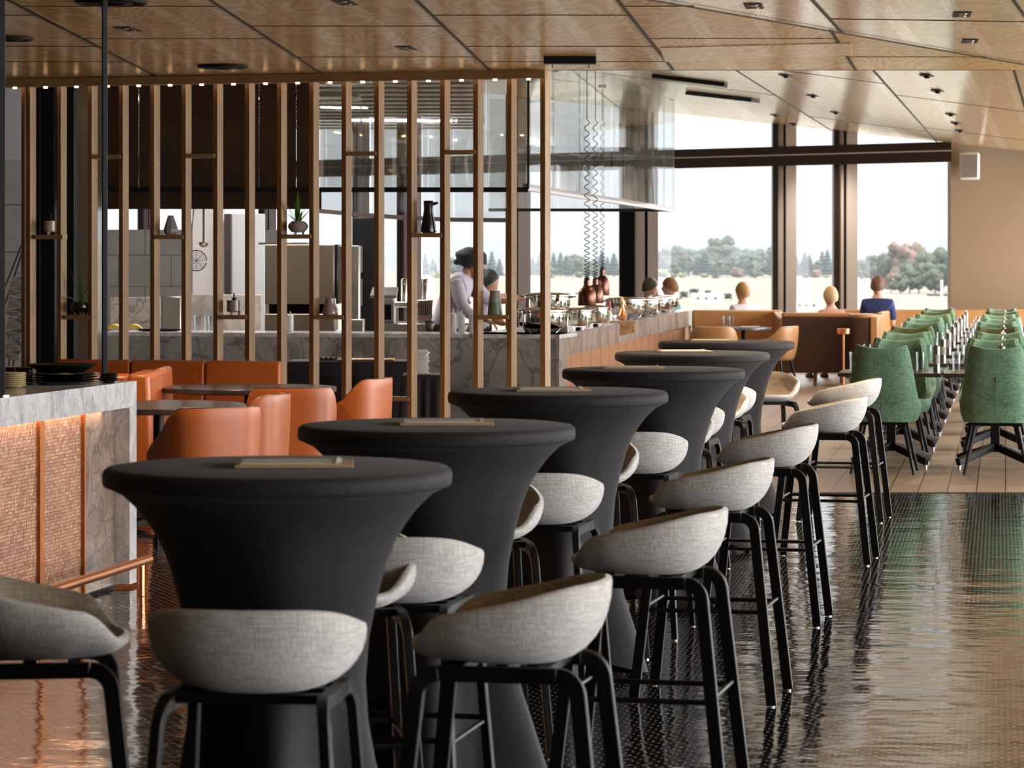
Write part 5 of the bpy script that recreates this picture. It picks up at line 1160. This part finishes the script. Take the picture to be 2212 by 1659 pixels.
# ================================================================= PEOPLE
def skin_body(name, pts, edges, mat, parent, sub=2):
    me = bpy.data.meshes.new(name); me.from_pydata([p[:3] for p in pts], edges, []); me.materials.append(mat)
    o = bpy.data.objects.new(name, me); C.objects.link(o); o.parent = parent
    m = o.modifiers.new('skin', 'SKIN'); m.use_smooth_shade = True
    if not me.skin_vertices: me.attributes  # skin layer is created with the modifier below
    import bmesh
    bm = bmesh.new(); bm.from_mesh(me); lay = bm.verts.layers.skin.verify()
    for i, v in enumerate(bm.verts): v[lay].radius = (pts[i][3], pts[i][4] if len(pts[i]) > 4 else pts[i][3]); v[lay].use_root = (i == 0)
    bm.to_mesh(me); bm.free()
    s = o.modifiers.new('sub', 'SUBSURF'); s.levels = sub; s.render_levels = sub; return o
def head_mesh(mb, c, r=.095, yaw=0, pitch=0):
    """head with brow, nose, chin and ears; looks along +Y before yaw"""
    Mx = Matrix.Translation(c) @ Matrix.Rotation(yaw, 4, 'Z') @ Matrix.Rotation(pitch, 4, 'X'); n, m = 28, 20; R = []
    for i in range(m + 1):
        t = PI * i / m; z = -math.cos(t); rr = math.sin(t); ring = []
        for j in range(n):
            a = 2 * PI * j / n; x, y = rr * math.cos(a) * .78, rr * math.sin(a) * .98
            if z < 0: x *= 1 + .28 * z; y = y * (1 + .16 * z) + .10 * -z * (1 if y > 0 else .2)
            f = max(0, math.sin(a)) ** 6
            if y > 0:
                y += f * .22 * math.exp(-((z + .10) / .13) ** 2) * (1 if abs(x) < .2 else .15)
                y -= .06 * math.exp(-((z - .12) / .10) ** 2) * math.exp(-((abs(x) - .28) / .14) ** 2)
                y += .05 * math.exp(-((z + .46) / .08) ** 2) * math.exp(-(x / .25) ** 2)
            ring.append(Mx @ Vector((x * r, y * r, z * r * 1.28)))
        R.append(ring)
    mb.rings(R)
    for s in (-1, 1):
        E = [[Mx @ Vector((s * r * (.76 + .12 * k), r * (-.05 + .16 * math.cos(q)), r * (-.02 + .26 * math.sin(q)) * (1 - .3 * k * .3))) for q in [2 * PI * u / 10 for u in range(10)]] for k in (0, 1)]
        mb.rings(E)
    return mb
def hair_mesh(mb, c, r=.095, yaw=0, cover=.15, puff=1.1, back=.55):
    Mx = Matrix.Translation(c) @ Matrix.Rotation(yaw, 4, 'Z'); n, m = 28, 14; R = []; rd = random.Random(5)
    for i in range(m + 1):
        ring = []
        for j in range(n):
            a = 2 * PI * j / n; fr = max(0, math.sin(a)); zl = cover + .28 * fr - back * max(0, -math.sin(a)) - .2 * abs(math.cos(a)) ** 3
            z = zl + (1 - zl) * (i / m) ** .8; z = min(z, .999); rr = math.sqrt(max(0, 1 - z * z)); k = puff * rd.uniform(.97, 1.04) if i > 0 else puff * .98
            if z < 0: k *= 1 + .05 * z
            ring.append(Mx @ Vector((rr * math.cos(a) * .80 * r * k, rr * math.sin(a) * r * k * 1.0, z * r * 1.30 * (puff * .98))))
        R.append(ring)
    mb.rings(R); return mb
def eyes(parent, c, r, yaw, mat):
    Mx = Matrix.Translation(c) @ Matrix.Rotation(yaw, 4, 'Z')
    for s in (-1, 1):
        p = Mx @ Vector((s * .28 * r, .80 * r, .12 * r)); MB().lathe([(.001, -.008), (.008, -.004), (.009, 0), (.008, .004), (.001, .008)], tuple(p), 10).build('eye', mat, parent)
def hand(mb, c, dirv, up, side=1, s=1.0, curl=.5):
    """palm with four jointed fingers and a side thumb"""
    d = Vector(dirv).normalized(); u = Vector(up); u = (u - d * u.dot(d)).normalized(); w = d.cross(u); c = Vector(c)
    R = [[c + d * a + w * (ww * q[0]) + u * (hh * q[1]) for q in ((-1, -1), (-.3, -1.2), (.3, -1.2), (1, -1), (1, 1), (.3, 1.1), (-.3, 1.1), (-1, 1))] for a, ww, hh in ((-.01 * s, .022 * s, .016 * s), (.03 * s, .036 * s, .014 * s), (.075 * s, .040 * s, .012 * s), (.095 * s, .038 * s, .010 * s))]
    mb.rings(R)
    for k, ln in enumerate((.066, .076, .070, .054)):
        b = c + d * .090 * s + w * ((k - 1.5) * .019 * s); p = [b - d * .012 * s]; dr = d.copy()
        for j, f in enumerate((.45, .32, .23)): dr = (dr - u * curl * (.5 + .35 * j)).normalized(); p.append(p[-1] + dr * ln * f * s * 1.15)
        mb.tube(p, [.0095 * s, .009 * s, .008 * s, .006 * s], 8)
    b = c + d * .025 * s + w * side * -.030 * s; mb.tube([b, b + (d * .5 - w * side * .8 - u * .2).normalized() * .035 * s, b + (d * .85 - w * side * .75 - u * .4).normalized() * .065 * s], [.012 * s, .010 * s, .007 * s], 8)
def seated(px, d, ztop, yaw, hair, shirt, label, skin='skin_pale', puff=1.12, back=.5):
    x = PX(px, d); r = thing('person', label, 'person', (x, d, 0), yaw); hz = ztop - .135
    body = skin_body('body', [(0, -.05, .56, .14, .12), (0, -.03, .78, .13, .10), (0, -.02, hz - .26, .165, .10), (0, .0, hz - .155, .07), (0, .015, hz - .07, .065),
        (.16, -.02, hz - .25, .06), (.20, .05, hz - .50, .045), (.14, .27, hz - .54, .035), (-.16, -.02, hz - .25, .06), (-.20, .05, hz - .50, .045), (-.14, .27, hz - .54, .035),
        (.10, .05, .53, .09), (.11, .40, .50, .07), (.11, .42, .10, .045), (.11, .50, .05, .04), (-.10, .05, .53, .09), (-.11, .40, .50, .07), (-.11, .42, .10, .045), (-.11, .50, .05, .04)],
        [(0, 1), (1, 2), (2, 3), (3, 4), (2, 5), (5, 6), (6, 7), (2, 8), (8, 9), (9, 10), (0, 11), (11, 12), (12, 13), (13, 14), (0, 15), (15, 16), (16, 17), (17, 18)], M[skin], r)
    skin_body('top', [(0, -.05, .60, .155, .135), (0, -.03, .78, .15, .12), (0, -.02, hz - .27, .185, .12), (0, 0, hz - .17, .085), (.17, -.02, hz - .23, .08), (.21, .04, hz - .47, .058), (-.17, -.02, hz - .23, .08), (-.21, .04, hz - .47, .058)],
        [(0, 1), (1, 2), (2, 3), (2, 4), (4, 5), (2, 6), (6, 7)], shirt, r)
    skin_body('trousers', [(0, -.05, .57, .155, .13), (.10, .05, .53, .10), (.11, .40, .50, .085), (.11, .42, .14, .06), (-.10, .05, .53, .10), (-.11, .40, .50, .085), (-.11, .42, .14, .06)], [(0, 1), (1, 2), (2, 3), (0, 4), (4, 5), (5, 6)], M['darkbrown'], r)
    mb = MB(); head_mesh(mb, (0, .02, hz), .105)
    h = mb.build('head', M[skin], r, ang=80); eyes(h, (0, .02, hz), .095, 0, M['black'])
    for s in (-1, 1): mb = MB(); hand(mb, (s * .14, .29, hz - .545), (-.2 * s, 1, 0), (0, 0, 1), s, .9); mb.build('hand', M[skin], r, ang=80)
    mb = MB(); hair_mesh(mb, (0, .010, hz + .003), .112, 0, .12, puff, back); mb.build('hair', hair, r, ang=80)
    for s in (-1, 1): mb = MB(); mb.lathe([(.045, 0), (.05, .03), (.035, .07)], (s * .11, .48, 0), 14, 1, 2.2); mb.build('shoe', M['blackgloss'], r)
    mb = MB(); mb.box((0, -.02, .45), (.42, .42, .05)); 
    return r
H = lambda n, c: plain(n, c, .6, 0, .4, 60)
teal, navy, pink, whit = plain('teal_top', (.03, .19, .22), .8), plain('navy_top', (.02, .035, .13), .8), plain('pink_top', (.50, .27, .22), .8), plain('white_top', (.60, .60, .66), .8)
def chair_under(x, y, rz, lab):
    o = dup(a0, (x, y, 0), rz, lab, 'tan armchairs at the window tables')
for q, (px, d, zt_, yaw, hr, sh, lab) in enumerate([(1403, 43.2, 1.345, -1.2, H('greying_hair', (.055, .042, .035)), M['black'], 'person with short greying hair and dark top, seated left of the teal top'),
        (1449, 43.0, 1.345, 1.3, H('auburn_hair', (.24, .10, .04)), teal, 'person with auburn hair in a teal top, seated facing the dark-haired one'),
        (1605, 42.2, 1.285, .5, H('light_brown_hair', (.36, .21, .09)), whit, 'person with light brown hair in a white top, seated behind the tan booth'),
        (1795, 40.5, 1.24, .3, H('blond_hair', (.52, .38, .22)), pink, 'blond person in a pinkish top, back turned behind the dark booth'),
        (1896, 40.7, 1.385, -.2, H('brown_hair', (.13, .065, .04)), navy, 'brown-haired person in a navy top, back turned at the tall window')]):
    seated(px, d, zt_, yaw, hr, sh, lab)
    c_, s_ = math.cos(yaw), math.sin(yaw)
# chef in a dark turban leaning over the counter, facing right
d = 29.1
r = thing('person', 'bearded chef in a dark turban and pale shirt leaning over the kitchen counter', 'person', (PX(1000, d), d, 0))
K = lambda px, py, dy=0: (PX(px, d) - PX(1000, d), dy, PZ(py, d))
pel, che, nec = K(952, 735), K(988, 632), K(1008, 590)
def V4(p, *q): return (*p, *q)
LS, LE, LW = K(985, 608, -.16), K(1003, 668, -.22), K(1046, 690, -.26)
RS, RE, RW = K(1012, 608, .16), K(1056, 650, .16), K(1112, 648, .05)
skin_body('body', [V4(pel, .15, .13), V4(K(968, 690), .15, .12), V4(che, .16, .13), V4(nec, .06), V4(K(1017, 572), .055), V4(LS, .065), V4(LE, .045), V4(LW, .034), V4(RS, .065), V4(RE, .045), V4(RW, .034),
    (pel[0] + .02, -.10, .88, .10), (pel[0] + .08, -.10, .48, .07), (pel[0] + .0, -.10, .08, .045), (pel[0] + .02, .10, .88, .10), (pel[0] - .02, .10, .48, .07), (pel[0] - .12, .10, .08, .045)],
    [(0, 1), (1, 2), (2, 3), (3, 4), (2, 5), (5, 6), (6, 7), (2, 8), (8, 9), (9, 10), (0, 11), (11, 12), (12, 13), (0, 14), (14, 15), (15, 16)], M['skin'], r)
shirt = fabric('pale_lilac_shirt', (.38, .35, .42), (.66, .62, .72), .6)
skin_body('shirt', [V4(K(950, 722), .175, .15), V4(K(966, 690), .18, .15), V4(K(980, 645), .19, .17), V4(K(995, 608), .14, .13), V4(K(1007, 594), .07), V4(LS, .085), V4(K(998, 655, -.21), .07), V4(K(1010, 676, -.23), .06), V4(K(1028, 684, -.25), .05), V4(RS, .085), V4(RE, .062), V4(K(1070, 652, .15), .055)],
    [(0, 1), (1, 2), (2, 3), (3, 4), (3, 5), (5, 6), (6, 7), (7, 8), (3, 9), (9, 10), (10, 11)], shirt, r)
skin_body('trousers', [V4(K(950, 738), .165, .145), (pel[0] + .02, -.10, .88, .115), (pel[0] + .08, -.10, .48, .085), (pel[0], -.10, .12, .07), (pel[0] + .02, .10, .88, .115), (pel[0] - .02, .10, .48, .085), (pel[0] - .12, .10, .12, .07)], [(0, 1), (1, 2), (2, 3), (0, 4), (4, 5), (5, 6)], M['darkbrown'], r)
hc = Vector(K(1024, 570)); mb = MB(); head_mesh(mb, hc, .105, -PI / 2 - .25, -.15)
h = mb.build('head', M['skin'], r, ang=80); mb = MB(); hand(mb, LW, (.9, 0, -.3), (0, 0, 1), 1, 1.05, .7); mb.build('hand', M['skin'], r, ang=80); mb = MB(); hand(mb, RW, (1, -.15, .05), (0, 0, 1), -1, 1.05, .6); mb.build('hand', M['skin'], r, ang=80); eyes(h, tuple(hc), .105, -PI / 2 - .25, M['black'])
mb = MB(); Mx = Matrix.Translation(hc + Vector((-.03, 0, .055))) @ Matrix.Rotation(.18, 4, 'Y')
R = []
for i in range(15):
    t = PI * (i + .3) / 15; n = 30; ring = []
    for j in range(n):
        a = 2 * PI * j / n; k = 1 + .05 * math.sin(6 * t + a) + (.10 * math.exp(-((math.cos(a) - .8) / .4) ** 2) * math.exp(-((t - 2.0) / .5) ** 2)); ring.append(Mx @ Vector((.155 * math.sin(t) * math.cos(a) * k, .125 * math.sin(t) * math.sin(a) * k, -.105 * math.cos(t) * k)))
    R.append(ring)
mb.rings(R)
mb.lathe([(.02, -.03), (.035, -.01), (.03, .02), (.01, .03)], tuple(hc + Vector((-.165, 0, .02))), 12); mb.build('turban', plain('dark_turban', (.014, .016, .02), .8, 0, .4, 30), r, ang=70)
mb = MB(); R = []
for i in range(10):
    t = PI * (i + .4) / 10; R.append([hc + Vector((.045 + .075 * math.sin(t) * math.cos(a) + .02 * (1 - math.cos(t)) * -1 + .02, .075 * math.sin(t) * math.sin(a), -.085 - .075 * math.cos(t))) for a in [2 * PI * j / 24 for j in range(24)]])
mb.rings(R); mb.build('beard', M['hair_black'], r, ang=80)
mb = MB(); mb.tube([Vector(K(1003, 590, -.07)), Vector(K(997, 612, -.13)), Vector(K(1006, 640, -.19)), Vector(K(1016, 655, -.17))], .012, 8); mb.build('apron_strap', plain('blue_grey_strap', (.10, .12, .18), .8), r)
for s, x0 in ((-.1, pel[0]), (.1, pel[0] - .12)): mb = MB(); mb.lathe([(.05, 0), (.055, .04), (.04, .09)], (x0 + .05, s, 0), 14, 2.2, 1); mb.build('shoe', M['black'], r)
# helper crouching behind
d = 30.2; K = lambda px, py, dy=0: (PX(px, d) - PX(1052, d), dy, PZ(py, d))
r = thing('person', 'dark-haired cook bending behind the chef, one arm stretched to the dishes', 'person', (PX(1052, d), d, 0))
skin_body('body', [V4(K(1030, 735), .14, .12), V4(K(1045, 665), .14, .11), V4(K(1054, 636), .06), V4(K(1056, 622), .05), V4(K(1052, 642, -.15), .055), V4(K(1088, 642, -.2), .045), V4(K(1124, 645, -.2), .035), V4(K(1052, 642, .15), .055), V4(K(1062, 690, .2), .042), V4(K(1090, 700, .1), .034), (-.1, -.1, .74, .09), (-.02, -.1, .45, .065), (-.08, -.1, .07, .045), (-.1, .1, .74, .09), (-.08, .1, .45, .065), (-.18, .1, .07, .045)],
    [(0, 1), (1, 2), (2, 3), (1, 4), (4, 5), (5, 6), (1, 7), (7, 8), (8, 9), (0, 10), (10, 11), (11, 12), (0, 13), (13, 14), (14, 15)], M['skin'], r)
skin_body('shirt', [V4(K(1030, 730), .16, .14), V4(K(1044, 670), .165, .13), V4(K(1053, 642), .08), V4(K(1052, 643, -.15), .08), V4(K(1070, 643, -.18), .066), V4(K(1052, 643, .15), .08), V4(K(1060, 680, .19), .06)], [(0, 1), (1, 2), (1, 3), (3, 4), (1, 5), (5, 6)], shirt, r)
skin_body('trousers', [V4(K(1030, 738), .15, .13), (-.1, -.1, .85, .105), (-.02, -.1, .45, .08), (-.08, -.1, .12, .065), (-.1, .1, .85, .105), (-.08, .1, .45, .08), (-.18, .1, .12, .065)], [(0, 1), (1, 2), (2, 3), (0, 4), (4, 5), (5, 6)], M['darkbrown'], r)
hc = Vector(K(1057, 612)); mb = MB(); head_mesh(mb, hc, .09, -PI / 2, -.5); h = mb.build('head', M['skin'], r, ang=80); mb = MB(); hand(mb, K(1124, 645, -.2), (1, -.1, .05), (0, 0, 1), 1, 1, .4); mb.build('hand', M['skin'], r, ang=80); mb = MB(); hand(mb, K(1090, 700, .1), (1, 0, -.2), (0, 0, 1), -1, 1, .5); mb.build('hand', M['skin'], r, ang=80); eyes(h, tuple(hc), .09, -PI / 2, M['black'])
mb = MB(); hair_mesh(mb, hc + Vector((-.005, 0, .01)), .098, -PI / 2, .0, 1.1, .75); mb.build('hair', M['hair_black'], r, ang=80)
for s in (-.1, .1): mb = MB(); mb.lathe([(.05, 0), (.055, .04), (.04, .09)], (-.1 if s < 0 else -.18, s, 0), 14, 2.2, 1); mb.build('shoe', M['black'], r)
